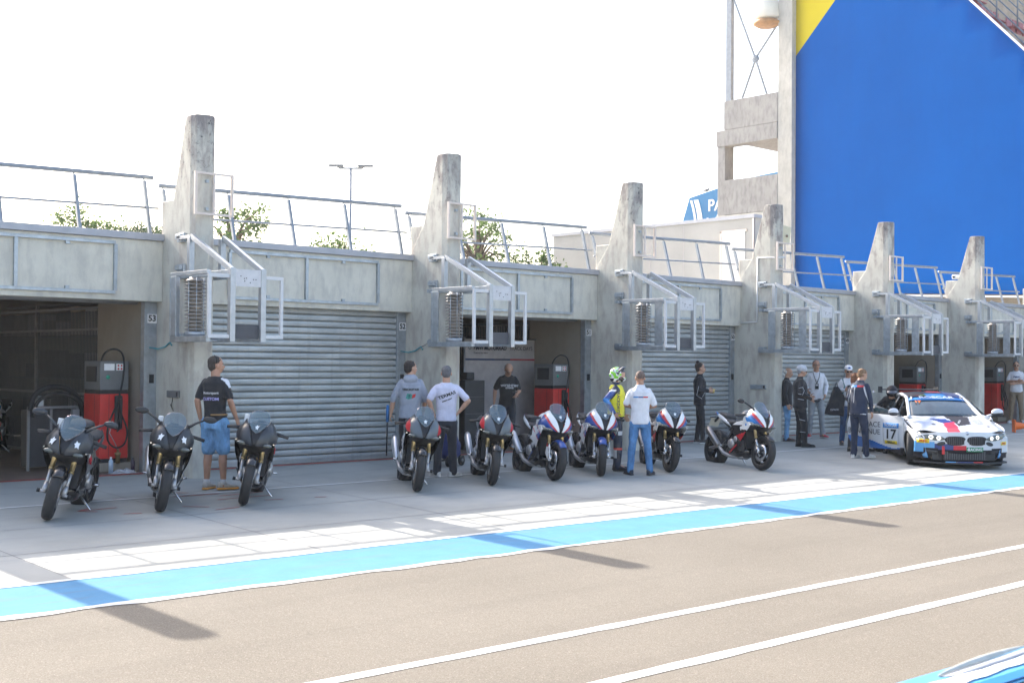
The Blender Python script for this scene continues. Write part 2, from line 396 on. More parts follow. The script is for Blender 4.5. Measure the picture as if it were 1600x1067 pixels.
# ---------------- mesh partition fences in the open bays ----------------
FEN=mat('dark_grey_fence_steel',(.10,.105,.115),.6,.3,.1,8)
FENL=mat('grey_fence_frame',(.22,.22,.22),.6,.3,.1,8)
def mesh_fence(n,label):
    x=n*S-.42; t=thing('mesh_fence',(x,1.76,0),0,label,'fence','mesh partitions between garages')
    mb=MB(); 
    y=.05
    cnt=int(8.1/.055)
    for i in range(cnt):
        yy=.05+i*.055; mb.box(-.004,.004,yy-.014,yy+.014,.08,2.45)
    mb.build('bar_panel',FEN,t)
    mb=MB()
    for yy in (.0,2.7,5.4,8.2): mb.box(-.03,.03,yy-.03 if yy else yy+.005,yy+.03 if yy else .06,0,2.6)
    for z in (.08,1.1,2.15,2.5): mb.box(-.02,.02,.05,8.2,z-.02,z+.02)
    mb.build('fence_frame',FENL,t)
for n,lab in ((0,'dark vertical bar fence inside the leftmost open garage'),(2,'dark bar fence inside the open garage behind the fabric banner'),(5,'dark bar fence inside the open garage behind the race car')): mesh_fence(n,lab)
# ---------------- steel billboard frames on the fascias ----------------
def bframe():
    t=thing('billboard_frame'); mb=MB()
    a,b,z0,z1=.76,3.61,2.64,3.36
    for z in (z0,z1): mb=MB(); mb.box(a,b,-.045,-.005,z-.022,z+.022); mb.build('horizontal_rail',GALV,t)
    for x in (a,2.17,b): mb=MB(); mb.box(x-.024,x+.024,-.048,-.003,z0+.023,z1-.023); mb.build('upright',GALV,t)
    for x in (1.45,2.9):
        for z in (z0+.045,z1-.045): mb=MB(); mb.box(x-.03,x+.03,-.035,-.002,z-.02,z+.02); mb.build('clamp',GALV,t)
    return t
words=['above the leftmost open garage','above the wide closed shutter left of the second fin','above the open garage with the fabric banner','above the shutter behind the woman with the cup','above the shutter behind the man with the lanyard','above the open garage behind the race car','above the rightmost open garage']
bf=bframe()
for i,n in enumerate([-1,0,1,2,3,4,5]):
    t=bf if i==0 else copy_tree(bf)
    t.location=(n*S,0,0); tag(t,'empty steel billboard frame '+words[i],'frame','billboard frames on the fascia')
# ---------------- roof railings ----------------
def railing():
    t=thing('roof_railing')
    mb=MB(); mb.tube([(-.28,.30,4.30),(4.34,.30,4.41)],.034,10); mb.build('top_rail',RAIL,t)
    mb=MB(); mb.tube([(-.28,.17,3.83),(4.38,.17,3.94)],.017,8); mb.build('middle_rail',RAIL,t)
    for j in range(5):
        x=-.22+1.11*j+(0 if j<4 else -.03); zt=4.30+.0238*(x+.28)
        mb=MB(); mb.bar((x,.06,3.52),(x,.275,zt-.06),.045,.05,up=(0,-1,.3)); mb.tube([(x,.275,zt-.07),(x,.30,zt-.02)],.012,6); mb.tube([(x-.06,.30,zt-.0014),(x+.06,.30,zt+.0014)],.034,10); mb.build('post',RAIL,t)
    return t
rl=railing()
for i,n in enumerate([-1,0,1,2,3,4,5]):
    t=rl if i==0 else copy_tree(rl)
    t.location=(n*S,0,0); tag(t,'leaning grey roof railing '+words[i],'railing','roof railings, one per garage')
# ---------------- small cream square frames high on the fins ----------------
def sqframe():
    t=thing('small_sign_frame'); mb=MB()
    for z in (3.775,4.36): mb=MB(); mb.box(-.37,.22,-1.02,-.985,z-.016,z+.016); mb.build('horizontal_bar',CREAM,t)
    for x in (-.37,.22): mb=MB(); mb.box(x-.018,x+.018,-1.022,-.983,3.757,4.378); mb.build('vertical_bar',CREAM,t)
    mb=MB(); mb.box(-.09,-.06,-1.015,-.99,3.791,4.344); mb.build('vertical_bar',CREAM,t)
    for z in (3.85,4.25): mb=MB(); mb.box(-.19,-.15,-.985,-.93,z-.02,z+.02); mb.build('bracket',GALV,t)
    return t
sf=sqframe()
finw=['first fin from the left','second fin from the left','third fin, above the yellow bib rider','fourth fin, under the floodlight','fifth fin, behind the race car door','sixth fin, last on the right']
for n in range(6):
    t=sf if n==0 else copy_tree(sf); t.location=(n*S,0,0)
    tag(t,'small cream square steel frame high on the '+finw[n],'frame','small square frames on the fins')
# ---------------- signal gantry cages ----------------
def cage():
    t=thing('signal_gantry'); 
    xa,xb=-.42,.06; yb,yf=-.45,-2.12; z0,z1,z2=1.97,2.87,3.46
    def bb(mb,p,q,w_=.07,h_=.07): mb.bar(p,q,w_,h_)
    # diagonal arms with short uprights
    for x,yy in ((xa,-.98),(xb,-1.02)):
        mb=MB(); bb(mb,(x,yy-.02,z2-.02),(x,yf,z1+.03),.055,.075); mb.build('diagonal_arm',GALVL,t,bevel=.004)
        mb=MB(); mb.box(x-.04,x+.04,yy-.03,yy+.05,z1+.037,z2-.03); mb.build('short_upright',GALVL,t,bevel=.004)
    mb=MB()
    for x in (xa,xb): mb.box(x-.035,x+.035,yf+.041,-.62,z1-.03,z1+.036)
    mb.box(xa-.1,xa+.035,-.70,-.62,z1-.03,z1+.036); mb.build('upper_beam',GALV,t,bevel=.004)
    mb=MB()
    for x in (xa,xb): mb.box(x-.035,x+.035,yf+.041,-.62,z0-.04,z0+.035)
    mb.build('lower_beam',GALV,t,bevel=.004)
    # front posts
    for x in (xa,xb):
        mb=MB(); mb.box(x-.04,x+.04,yf-.04,yf+.04,z0-.05,z1+.06); mb.build('front_post',GALVL,t,bevel=.004)
    mb=MB(); mb.box(xa+.041,xb-.041,yf-.03,yf-.012,z1-.19,z1+.045); pn=mb.build('perforated_plate',mat('pale_grey_plate',(.58,.58,.60),.5,.1,.08,8),t)
    mb=MB(); random.seed(3)
    for k in range(7): mb=MB(); mb.lathe((random.uniform(xa+.12,xb-.12),yf-.0305,z1-.08+random.uniform(-.06,.05)),(0,-1,0),[(0,0.002),(.008,.002),(.008,0)],8); mb.build('bolt_hole',BLACK,pn)
    # side U frames in the front plane
    for a,b,nm_ in ((xa-.36,xa-.042,'l'),(xb+.042,xb+.33,'r')):
        mb=MB(); z1f=z1-.03; z0f=z0+.03
        mb.box(a,b,yf-.02,yf+.02,z1f-.05,z1f); mb.box(a,b,yf-.02,yf+.02,z0f-.03,z0f+.02)
        xx=a if nm_=='l' else b
        s_=1 if nm_=='l' else -1
        mb.box(min(xx,xx+s_*.045),max(xx,xx+s_*.045),yf-.021,yf+.021,z0f+.021,z1f-.051)
        mb.build('side_frame',mat('pale_frame_paint',(.60,.61,.63),.5,.1,.06,8),t,bevel=.003)
    # lamp box on the left: back plate, top and bottom channels
    xo=xa-.36
    mb=MB(); mb.box(xo-.01,xo+.02,-1.24,-1.10,z0+.03,z1-.035); mb.box(xo-.012,xo+.13,-1.10,-1.07,z0+.03,z1-.035); mb.build('back_channel',GALV,t,bevel=.003)
    mb=MB(); mb.box(xo-.005,xo+.06,yf+.022,-1.07,z1-.033,z1+.02); mb.build('top_channel',GALVL,t,bevel=.003)
    mb=MB(); mb.box(xo-.005,xo+.06,yf+.022,-1.07,z0-.05,z0+.028); mb.box(xo+.062,xa-.037,yf+.3,-1.07,z0-.045,z0-.02); mb.build('bottom_channel',GALV,t,bevel=.003)
    # louvred lamp stack
    lv=MB(); cx,cy=xo+.20,-1.42
    lv.tube([(cx,cy,z0+.03),(cx,cy,z0+.10)],.135,20); st=lv.build('lamp_base',GALVL,t)
    lv=MB(); 
    for k in range(14):
        z=z0+.13+k*.052; lv.lathe((cx,cy,z),(0,0,1),[(.085,.018),(.15,-.012),(.152,-.006),(.087,.026)],20)
    lv.tube([(cx,cy,z0+.1),(cx,cy,z1-.05)],.085,14); lv.build('louvre_stack',mat('louvre_grey_brown',(.33,.30,.27),.5,.3,.1,8),t)
    lv=MB()
    for a_ in (3.6,4.3,5.0): lv.tube([(cx+.158*math.cos(a_),cy+.158*math.sin(a_),z0+.08),(cx+.158*math.cos(a_),cy+.158*math.sin(a_),z1-.06)],.006,6)
    lv.build('louvre_wire',GALV,t)
    # brackets onto the fin
    for z in (z2-.02,z1+.12,z0+.02):
        mb=MB(); mb.box(-.40,-.352,-.72,-.52,z-.06,z+.07); mb.box(-.45,-.40,-.70,-.55,z-.02,z+.05); mb.build('wall_bracket',GALV,t,bevel=.004)
    mb=MB(); mb.box(xa-.03,xa+.03,-.98,-.60,z2-.05,z2+.0); mb.build('top_tie',GALVL,t)
    return t
cg=cage()
dark=MB(); dark.box(-.379,.019,-2.10,-2.09,1.965,2.16); dk=dark.build('dark_panel',mat('dark_blue_grey_panel',(.06,.065,.08),.5,0,.1,5),cg)
extra=MB(); extra.box(-.70,-.52,-1.80,-1.78,2.01,2.82)
for n in range(6):
    t=cg if n==0 else copy_tree(cg); t.location=(n*S,0,0)
    tag(t,'steel cage with diagonal arms on the '+finw[n],'steel cage','signal cages on the fins')
    if n>=2:
        e=MB(); e.box(-.60,-.58,-1.90,-1.72,2.01,2.83); e.build('filler_plate',GALV,t)
# ---------------- background: rooftop building, tower, grandstand wall ----------------
PINK=mat('pale_pinkish_cladding',(.40,.39,.37),.7,0,.08,.8)
t=thing('rooftop_building',(24,7.1,0),0,'pale pinkish flat roofed block standing on the garage roof behind the railings','building')
mb=MB(); mb.box(0,1.15,0,9.2,3.40,6.42); b=mb.build('wall',PINK,t)
mb=MB(); mb.box(-.05,1.2,-.05,9.3,6.42,6.53); mb.build('roof_edge',COPE,t)
mb=MB(); mb.box(-.03,-.004,.33,1.27,3.45,5.99); mb.box(-.05,-.031,.33,1.27,5.93,6.0); d=mb.build('door',mat('pale_door_paint',(.66,.64,.64),.5,0,.04,3),t)
mb=MB(); mb.box(-.045,-.006,1.27,1.34,3.45,6.05); mb.box(-.045,-.006,.26,1.34,6.0,6.07); mb.build('door_frame',CREAM,t)
mb=MB(); mb.box(-.006,-.002,6.4,7.4,4.0,5.5)
# panel seams
mb=MB()
for y in (2.9,4.4,5.9,7.4): mb.box(-.006,.001,y,y+.02,3.45,6.4)
mb.build('cladding_seam',mat('seam_grey',(.45,.42,.42),.6,0,.05,2),t)
mb=MB(); mb.tube([(-.05,-.04,3.45),(-.05,-.04,6.4)],.04,8); mb.build('downpipe',mat('brown_pipe',(.30,.26,.24),.5,0,.1,3),t)

X0=32.0
t=thing('concrete_tower',(X0,11.17,0),0,'weathered concrete stair tower with open storeys beside the blue banner wall','tower')
def pb(nm_,m,*bx,par=None,bev=.01):
    mb=MB()
    for q in bx: mb.box(*q)
    return mb.build(nm_,m,par or t,bevel=bev)
pb('column',CONW,(0,.27,0.0,.66,3,20))
pb('column',CONT,(0,.6,3.25,3.62,3,11.22)); pb('column',CONT,(4.4,5.0,3.25,3.62,3,11.22)); pb('column',CONW,(4.4,5,0,.6,3,20))
pb('parapet_panel',CONT,(-.02,.16,.661,3.3,11.28,12.46)); pb('parapet_panel',CONT,(-.02,.16,.661,3.245,7.78,9.20))
pb('floor_beam',CONT,(-.05,.5,.665,3.66,10.62,11.26)); pb('floor_beam',CONW,(-.05,.5,.665,3.66,6.9,7.76))
pb('floor_slab',CONT,(.51,4.39,.3,3.5,10.9,11.2)); pb('floor_slab',CONT,(.51,4.39,.3,3.5,7.3,7.7))
mb=MB(); mb.box(.05,.25,3.0,3.26,11.28,20); mb.build('steel_column',RAIL,t)
mb=MB(); mb.bar((.15,3.05,16.9),(.15,1.85,14.0),.09,.05); mb.bar((.15,1.85,14.0),(.15,1.3,12.5),.09,.05)
mb.build('cross_brace',RAIL,t); mb=MB(); mb.bar((.15,.7,15.3),(.15,1.85,14.02),.08,.05); mb.bar((.15,1.85,13.98),(.15,2.5,12.5),.08,.05); mb.build('cross_brace',RAIL,t)
mb=MB(); mb.lathe((.15,1.85,14.0),(1,0,0),[(.07,-.03),(.16,-.03),(.16,.03),(.07,.03),(.07,-.03)],16); mb.build('brace_ring',RAIL,t)
mb=MB(); mb.bar((.15,3.05,17.4),(.15,.7,16.6),.1,.08); mb.build('upper_tie',RAIL,t)
mb=MB()
for z in (10.15,9.85): mb.bar((3.8,.7,z+.3),(3.8,3.2,z-.35),.05,.06)
for y in (1.1,1.9,2.7): mb.box(3.79,3.83,y,y+.04,9.2,10.6)
mb.build('stair_rail',CREAM,t)
# cream flared lamp pod high on the tower
t2=thing('cream_lamp_pod',(X0-.1,12.3,15.1),0,'cream striped bell shaped pod with brown rim hanging at the tower top','lamp')
mb=MB(); mb.lathe((0,0,0),(0,0,1),[(0,.28),(.40,.28),(.52,.4),(.48,.8),(.36,1.4),(.30,2.2),(0,2.3)],20); mb.build('shell',mat('cream_shell',(.75,.72,.64),.5,0,.05,4),t2)
mb=MB(); mb.lathe((0,0,0),(0,0,1),[(0,0.02),(.35,0),(.52,.1),(.55,.18),(.42,.275),(0,.275)],20); mb.build('rim',mat('brown_rim',(.42,.24,.12),.6,0,.2,6),t2)

# grandstand with its banner wall (plain colours)
gs=thing('grandstand',(X0+.30,.18,.05),0,'raked grandstand with red seats above the slanted end wall, top right','grandstand')
mb=MB()
n=26
for j in range(n):
    y=-2.2+j*.80; z=7.15+j*.88
    if y>9.2: break
    mb.box(.4,30,y,y+.80,z-1.6,z)
mb.build('stepped_terrace',mat('tan_terrace',(.50,.40,.30),.8,0,.2,2),gs)
mb=MB(); mb.box(.3,30,-2,11.1,3.45,5.6); mb.build('end_wall',CONI,gs)
mb=MB()
mb.prism([(11.1,5.6),(11.1,19.5),(9.0,19.5),(-2,7.6),(-2,5.6)],lambda y,z:(.28,y,z),0,(.15,0,0)); mb.build('side_wall',CONT,gs)
sm=mat('faded_red_seat',(.42,.14,.15),.5,0,.1,4)
smb=MB(); smb.box(-.2,.2,-.18,.2,.38,.42); smb.box(-.2,.2,.16,.2,.42,.80); smb.box(-.16,.16,0,.06,0,.38)
seat0=None
for j in range(4,12):
    y=-2.2+j*.80+.35; z=7.15+j*.88
    for i in range(12):
        if i%4==3 or (j+i//4)%3==2: continue
        if seat0 is None: seat0=smb.build('seat',sm,gs); o=seat0
        else: o=seat0.copy(); COL.objects.link(o); o.parent=gs
        o.location=(.75+i*.52,y,z)
mb=MB()
for i in range(0,9):
    x=.9+i*1.6; mb.bar((x,-2,7.75),(x,8.4,19.2),.05,.05)
mb.build('aisle_rail',RAIL,gs)
for i in range(6):
    mb=MB(); x=.8+i*1.6; y=3.2; z=7.75+7*.88; mb.tube([(x,y,z),(x,y,z+2.2)],.03,6); mb.tube([(x,y,z+1.1),(x+1.6,y,z+1.1)],.02,6); mb.build('rail_post',RAIL,gs)
def m_banner():
    m,nt,b=newmat('blue_yellow_banner_vinyl'); b.inputs['Roughness'].default_value=.9; b.inputs['Specular IOR Level'].default_value=.05
    v=ocoord(nt); f=noise(nt,v,.35,4,.6); g=noise(nt,ocoord(nt,(1,2.5,.25)),1.2,4)
    blue=mixrgb(nt,ramp(nt,f,.3,.7),(.003,.092,.37),(.004,.104,.41)); blue=mixrgb(nt,mth(nt,'MULTIPLY',ramp(nt,g,.5,.8),.25),blue,(.004,.08,.31))
    sp=N(nt,'ShaderNodeSeparateXYZ'); nt.links.new(v,sp.inputs[0])
    # yellow field: above the diagonal z = 13.25 + (11.15-y)*1.04
    k=mth(nt,'SUBTRACT',sp.outputs[2],mth(nt,'ADD',mth(nt,'MULTIPLY',mth(nt,'SUBTRACT',11.15,sp.outputs[1]),1.04),13.6))
    c=mixrgb(nt,mth(nt,'GREATER_THAN',k,0),blue,(.62,.50,.04)); nt.links.new(c,b.inputs['Base Color'])
    # seams between vinyl strips
    sm_=mth(nt,'FRACT',mth(nt,'MULTIPLY',sp.outputs[1],.4)); bump(nt,b,mth(nt,'LESS_THAN',sm_,.006),.08,.003)
    return m
bn=thing('wall_banner',(X0+.30,.18,.05),0,'huge plain blue banner with a yellow corner covering the grandstand end wall','banner')
poly=[(11.12,4.45),(11.12,19.4),(8.35,19.4),(3.71,14.42),(1.89,12.42),(-1.9,8.25),(-1.9,3.9)]
cut_plate('banner_sheet',poly,1.0,lambda y,z:(0.004*math.sin(z*1.7+y),y,z),m_banner(),bn,.03,smooth=True)
mb=MB(); 
for a,b_ in (((11.17,4.4),(11.17,19.4)),((8.40,19.47),(1.93,12.5)),((1.93,12.5),(-1.9,8.33))):
    mb.bar((-.02,*a),(-.02,*b_),.07,.09,up=(1,0,0))
mb.build('edge_trim',WHITE,bn)
mb=MB(); mb.bar((-.03,11.1,4.38),(-.03,-1.9,3.82),.06,.12,up=(1,0,0)); mb.build('bottom_trim',WHITE,bn)

# blue sign beyond the rooftop building
sg=thing('blue_sign',(55,0,0),0,'blue slanted sign with two white curved bands, partly hidden behind the concrete tower','sign')
BS=mat('blue_sign_face',(.01,.16,.36),.4,0,.06,.4)
mb=MB(); mb.prism([(36.1,9.4),(34.95,12.55),(30.2,13.4),(27.0,13.6),(27.0,9.4)],lambda y,z:(0,y,z),0,(.3,0,0)); mb.build('sign_board',BS,sg)
def arc(cy,w0,w1):
    pts=[]
    for i in range(9):
        z=9.5+i*.36; s_=(i-2.5)/6.5; pts.append((cy-1.0*(1-s_*s_)*.55+.0,z))
    return pts
for off,wd in ((34.95,.17),(34.55,.36)):
    mb=MB(); p=arc(off,0,0)
    out=[(y+wd/2+.0,z) for y,z in p]+[(y-wd/2*(1.1),z) for y,z in reversed(p)]
    mb.prism(out,lambda y,z:(-.03,y,z),0,(.025,0,0)); mb.build('white_band',WHITE,sg)
text('lettering','PA',1.05,sg,WHITE,frame3((-.03,33.40,11.88),(0,-1,0),(0,0,1)),.01,bold=.02,align='LEFT')
text('lettering','LÓ',1.05,sg,WHITE,frame3((-.03,33.55,10.70),(0,-1,0),(0,0,1)),.01,bold=.02,align='LEFT')
mb=MB()
for y in (29,33): mb.box(.05,.25,y-.1,y+.1,0,9.4)
mb.build('leg',RAIL,sg)
bd=MB(); bd.ell((0,0,.16),(.10,.20,.09),10,6); bd.ell((0,-.17,.27),(.055,.065,.055),8,6); bd.tube([(0,.15,.15),(0,.38,.10)],[.05,.02],6); bd.tube([(0,0,0),(0,0,.1)],.012,5); bd.tube([(0,-.22,.27),(0,-.28,.26)],[.015,.004],5)
tag(bd.build('bird',mat('grey_bird',(.12,.12,.13),.7,0,.2,9),None,loc=(55.1,33.6,12.80)),'small dark bird perched on top of the blue sign','bird')

# street lamp far behind
t=thing('lamp_mast',(25.8,32.0,0),0,'tall thin mast with two pairs of flat floodlights behind the garage roof','street lamp')
mb=MB(); mb.tube([(0,0,0),(0,0,10.9)],[.12,.06],10); mb.build('pole',RAIL,t)
mb=MB(); mb.tube([(-.42,.39,10.93),(.42,-.39,10.93)],.05,8); mb.build('cross_arm',RAIL,t)
for s_ in (-1,1):
    mb=MB(); c=Vector((s_*.52,-s_*.48,11.05)); M_=Matrix.Rotation(-.75,4,'Z')
    mb.box(-.36,.36,-.14,.14,-.05,.05,0,Matrix.Translation(c)@M_); mb.tube([c+Vector((-s_*.12,s_*.1,-.12)),c],.03,6); mb.build('lamp_head',mat('dark_lamp_metal',(.16,.17,.18),.5,.3,.1,5),t,bevel=.02)
t=thing('roof_antenna',(4.2,9.6,3.43),0,'small grey twin head antenna pole on the roof over the closed shutter 52','antenna')
t.location=(4.6,9.0,3.43)
mb=MB(); mb.tube([(0,0,0),(0,0,1.05)],.03,8); mb.build('pole',RAIL,t)
for s_ in (-1,1):
    mb=MB(); mb.box(s_*.13-.05,s_*.13+.05,-.05,.05,.95,1.06); mb.build('sensor_head',BLACK,t)

# floodlight on fin 4, security camera on fin 6 shoulder
t=thing('floodlight',(3*S+.0,-.62,4.62),0,'cream square floodlight tilted on the side of the fourth fin','floodlight')
mb=MB(); mb.box(-.02,.10,-.06,.06,-.08,.08); mb.build('bracket',BLACK,t)
Mx=Matrix.Translation((.27,-.10,-.02))@Matrix.Rotation(rad(12),4,'Y')@Matrix.Rotation(rad(-18),4,'Z')
mb=MB(); mb.box(-.17,.17,-.05,.05,-.21,.21,0,Mx); mb.build('lamp_body',mat('cream_yellow_plastic',(.66,.60,.42),.45,0,.05,5),t,bevel=.04)
mb=MB(); mb.lathe(Mx@Vector((.05,-.055,-.03)),Mx.to_3x3()@Vector((0,-1,0)),[(.03,0),(.03,.012),(0,.012)],12); mb.build('sensor_eye',mat('brown_sensor',(.25,.17,.12),.5,0,.1,5),t)
t=thing('security_camera',(5*S-.26,-.2,4.04),0,'small white camera dome on the shoulder of the sixth fin','camera')
mb=MB(); mb.box(-.12,.08,-.07,.07,0.03,.15); mb.build('housing',WHITE,t,bevel=.03); mb=MB(); mb.lathe((-.12,0,.09),(-1,0,0),[(.035,0),(.035,.02),(0,.03)],10); mb.build('lens',BLACK,t)
# white conduit round the shoulder of fin 4
t=thing('white_conduit',(3*S,0,0),0,'thin white conduit pipe running over the fourth fin to its small frame','pipe')
mb=MB(); mb.tube([(-.06,-1.0,4.05),(-.37,-.85,4.03),(-.37,-.48,4.05),(-.37,-.47,3.0),(-.37,-.47,2.62),(-.37,-.02,2.60)],.018,8); mb.build('pipe',WHITE,t)
# cables and small boxes on the fins
def fbox(n,x,y,z,sx,sz,lab,m=GREYP,loose=True):
    t=thing('junction_box',(n*S+x,y,z),0,lab,'electric box','junction boxes on the fins')
    mb=MB(); mb.box(-.03,0,-sx/2,sx/2,-sz/2,sz/2); mb.build('box',m,t,bevel=.006)
    mb=MB(); mb.box(-.035,-.031,-sx/2+.02,-sx/2+.06,-sz/2+.02,sz/2-.02); mb.build('cover_strip',BLACK,t)
    if loose: mb=MB(); mb.tube([(-.02,0,-sz/2),(-.03,.02,-sz/2-.12),(-.03,-.04,-sz/2-.2),(-.03,.05,-sz/2-.1)],.006,5); mb.build('loose_wire',DARK,t)
fbox(0,-.352,-.40,1.17,.36,.10,'grey socket box on the side of the first fin, behind the middle black motorcycle')
fbox(3,-.352,-.5,1.17,.42,.10,'grey socket box on the side of the fourth fin, behind the rightmost motorcycle',GALV,False)
def cable(n,col,lab,sag=.1):
    t=thing('hanging_cable',(n*S,0,0),0,lab,'cable'); mb=MB()
    mb.tube([(-.47,.15,1.85),(-.40,.02,1.83),(-.36,-.12,1.86),(-.365,-.28,1.93),(-.365,-.33,1.88)],.012,6); mb.build('blue_cord',col,t)
    mb=MB(); mb.tube([(-.365,-.28,1.92),(-.365,-.45,1.98),(-.365,-.62,2.02)],.005,5); mb.build('thin_cord',GREYP,t)
TEAL=mat('teal_cord',(.08,.32,.38),.5,0,.1,9)
cable(0,TEAL,'teal cord hanging from the key switch across the first fin'); cable(1,TEAL,'teal cord hanging across the second fin behind the man in the grey hoodie')
# ---------------- trees behind the garages ----------------
def m_leaf(name,c0,c1):
    m,nt,b=newmat(name); b.inputs['Roughness'].default_value=.6
    f=noise(nt,ocoord(nt),1.4,3); g=noise(nt,ocoord(nt),9,2)
    c=mixrgb(nt,ramp(nt,f,.35,.65),c0,c1); c=mixrgb(nt,mth(nt,'MULTIPLY',g,.4),c,tuple(x*1.6 for x in c1)); nt.links.new(c,b.inputs['Base Color'])
    tr=N(nt,'ShaderNodeBsdfTranslucent'); nt.links.new(c,tr.inputs[0]); mx=N(nt,'ShaderNodeMixShader'); mx.inputs[0].default_value=.45
    nt.links.new(b.outputs[0],mx.inputs[1]); nt.links.new(tr.outputs[0],mx.inputs[2]); nt.links.new(mx.outputs[0],nt.nodes['Material Output'].inputs[0]); return m
LEAF=m_leaf('fresh_leaf',(.055,.095,.03),(.10,.15,.05)); LEAFD=m_leaf('dark_needle',(.035,.06,.03),(.06,.09,.045))
BARK=mat('grey_bark',(.16,.12,.09),.9,0,.3,6,.5)
def tree(x,y,H,Rc,label,seed,leafm=LEAF,nclump=46,per=52,ls=.15,squash=.8,dense=1):
    R=random.Random(seed); t=thing('tree',(x,y,0),0,label,'tree','trees behind the garages')
    cz=H-Rc*squash*.95; tr=MB(); tr.tube([(0,0,0),(.05,.03,cz*.5),(0,0,cz),(.1,0,H-.6)],[.22,.17,.11,.03],8)
    lf=MB()
    for i in range(nclump):
        u=R.uniform(-1,1); a=R.uniform(0,2*math.pi); rr=R.uniform(.35,1)**.6
        p=Vector((Rc*rr*math.sqrt(1-u*u)*math.cos(a),Rc*rr*math.sqrt(1-u*u)*math.sin(a),cz+Rc*squash*rr*u))
        if i<6: p.z=max(p.z,H-.7+R.uniform(-.3,.3)); p.x*=.5;p.y*=.5
        if R.random()<.5: tr.tube([(0,0,max(1.2,cz-Rc*.4)),(p.x*.5,p.y*.5,(p.z+cz)/2),tuple(p)],[.06,.035,.012],5)
        cr=R.uniform(.25,.45)*dense
        for k in range(per):
            q=p+Vector((R.gauss(0,.5),R.gauss(0,.5),R.gauss(0,.42)))*cr
            n_=Vector((R.gauss(0,1),R.gauss(0,1),R.gauss(0,1)+.6)).normalized(); a_=n_.orthogonal().normalized(); b_=n_.cross(a_); s_=ls*R.uniform(.6,1.2)
            th=R.uniform(0,6.28); e=a_*math.cos(th)+b_*math.sin(th); h=n_.cross(e)
            lf.add([q-e*s_*.5,q+h*s_*.28+e*.02,q+e*s_*.6,q-h*s_*.28],[(0,1,2,3)],0,False)
    tr.build('trunk',BARK,t); lf.build('crown',leafm,t); return t
tree(10.0,26.0,7.2,1.5,'leafy green tree top behind the leftmost garage railing',1,nclump=34)
tree(12.2,25.3,6.7,1.35,'dark dense conifer top just left of the first fin',2,LEAFD,60,80,.12)
tree(13.8,22.4,7.4,1.5,'light green tree top just right of the first fin',3,nclump=36)
tree(16.9,19.9,6.3,1.5,'low leafy tree top under the tall lamp mast',4,nclump=36)
tree(20.6,16.8,7.1,1.6,'airy light green tree just right of the second fin',5,nclump=40)
tree(22.0,15.1,5.75,1.3,'low light green tree behind the railing between the second and third fins',6,nclump=26)
# ---------------- motorcycles ----------------
def cm(p,t):   # catmull-rom through list p at t in 0..len-1
    n=len(p); i=min(int(t),n-2); f=t-i
    a,b,c,d=p[max(i-1,0)],p[i],p[i+1],p[min(i+2,n-1)]
    return b+((c-a)*f+(a*2-b*5+c*4-d)*f*f+(b*3-a-c*3+d)*f**3)*.5
def patch(mb,ctrl,nu,nv,matfn=None,mirror=False,flip=False):
    """ctrl[v][u] grid of 3D points -> fine smooth patch"""
    rows=[[Vector(p) for p in r] for r in ctrl]; nr=len(rows)
    for sgn in ((1,-1) if mirror else (1,)):
        vs=[];fs=[];mi=[]
        for i in range(nv+1):
            v=i/nv; r=[cm([rows[k][j] for k in range(nr)],v*(nr-1)) for j in range(len(rows[0]))]
            for j in range(nu+1):
                p=cm(r,j/nu*(len(r)-1)); vs.append((p.x,p.y*sgn,p.z))
        o=len(mb.v)
        mb.v+=vs
        for i in range(nv):
            for j in range(nu):
                a=o+i*(nu+1)+j; mb.f.append((a,a+1,a+nu+2,a+nu+1)); mb.m.append(matfn((j+.5)/nu,(i+.5)/nv) if matfn else 0); mb.sm.append(True)
def loftx(mb,st,n=20,mi=0,matfn=None,p=2.4,cap=True):
    """stations (x, y half, z bottom, z top[, ycentre]) -> superellipse rings"""
    vs=[];fs=[]; pts=[Vector(s[:4]) if False else s for s in st]
    for s_ in st:
        x,hy,zb,zt=s_[:4]; yc=s_[4] if len(s_)>4 else 0; zc=(zb+zt)/2;hz=(zt-zb)/2
        for j in range(n):
            t=2*math.pi*j/n; c,s=math.cos(t),math.sin(t)
            vs.append((x,yc+hy*math.copysign(abs(c)**(2/p),c),zc+hz*math.copysign(abs(s)**(2/p),s)))
    k=len(st)
    for i in range(k-1):
        for j in range(n): fs.append((i*n+j,i*n+(j+1)%n,(i+1)*n+(j+1)%n,(i+1)*n+j))
    if cap: fs.append(tuple(range(n))); fs.append(tuple(range((k-1)*n,k*n)))
    mb.add(vs,fs,mi,True)
def smooth_st(st,k=4):
    V_=[ [float(a) for a in s]+[0]*(5-len(s)) for s in st]; out=[]
    n=len(V_)
    for i in range((n-1)*k+1):
        t=i/k; ii=min(int(t),n-2); f=t-ii; row=[]
        for c in range(5):
            a,b,cc,d=V_[max(ii-1,0)][c],V_[ii][c],V_[ii+1][c],V_[min(ii+2,n-1)][c]
            row.append(b+.5*((cc-a)*f+(2*a-5*b+4*cc-d)*f*f+(3*b-a-3*cc+d)*f**3))
        out.append(row)
    return out
TYRE=mat('tyre_rubber',(.018,.018,.02),.65,0,.25,14,.15)
RIMB=mat('black_rim',(.02,.02,.022),.35,.4,.1,8)
STEEL=mat('bright_steel',(.55,.55,.56),.25,.9,.1,8)
GOLD=mat('gold_fork',(.42,.31,.15),.3,.8,.1,8)
ALU=mat('cast_alloy',(.42,.42,.43),.4,.7,.15,9)
TITAN=mat('titanium_muffler',(.33,.30,.28),.28,.9,.1,6)
MUFF=mat('silver_muffler',(.60,.60,.62),.3,.85,.08,6)
SEATM=mat('black_seat_vinyl',(.03,.03,.033),.6,0,.2,18,.1)
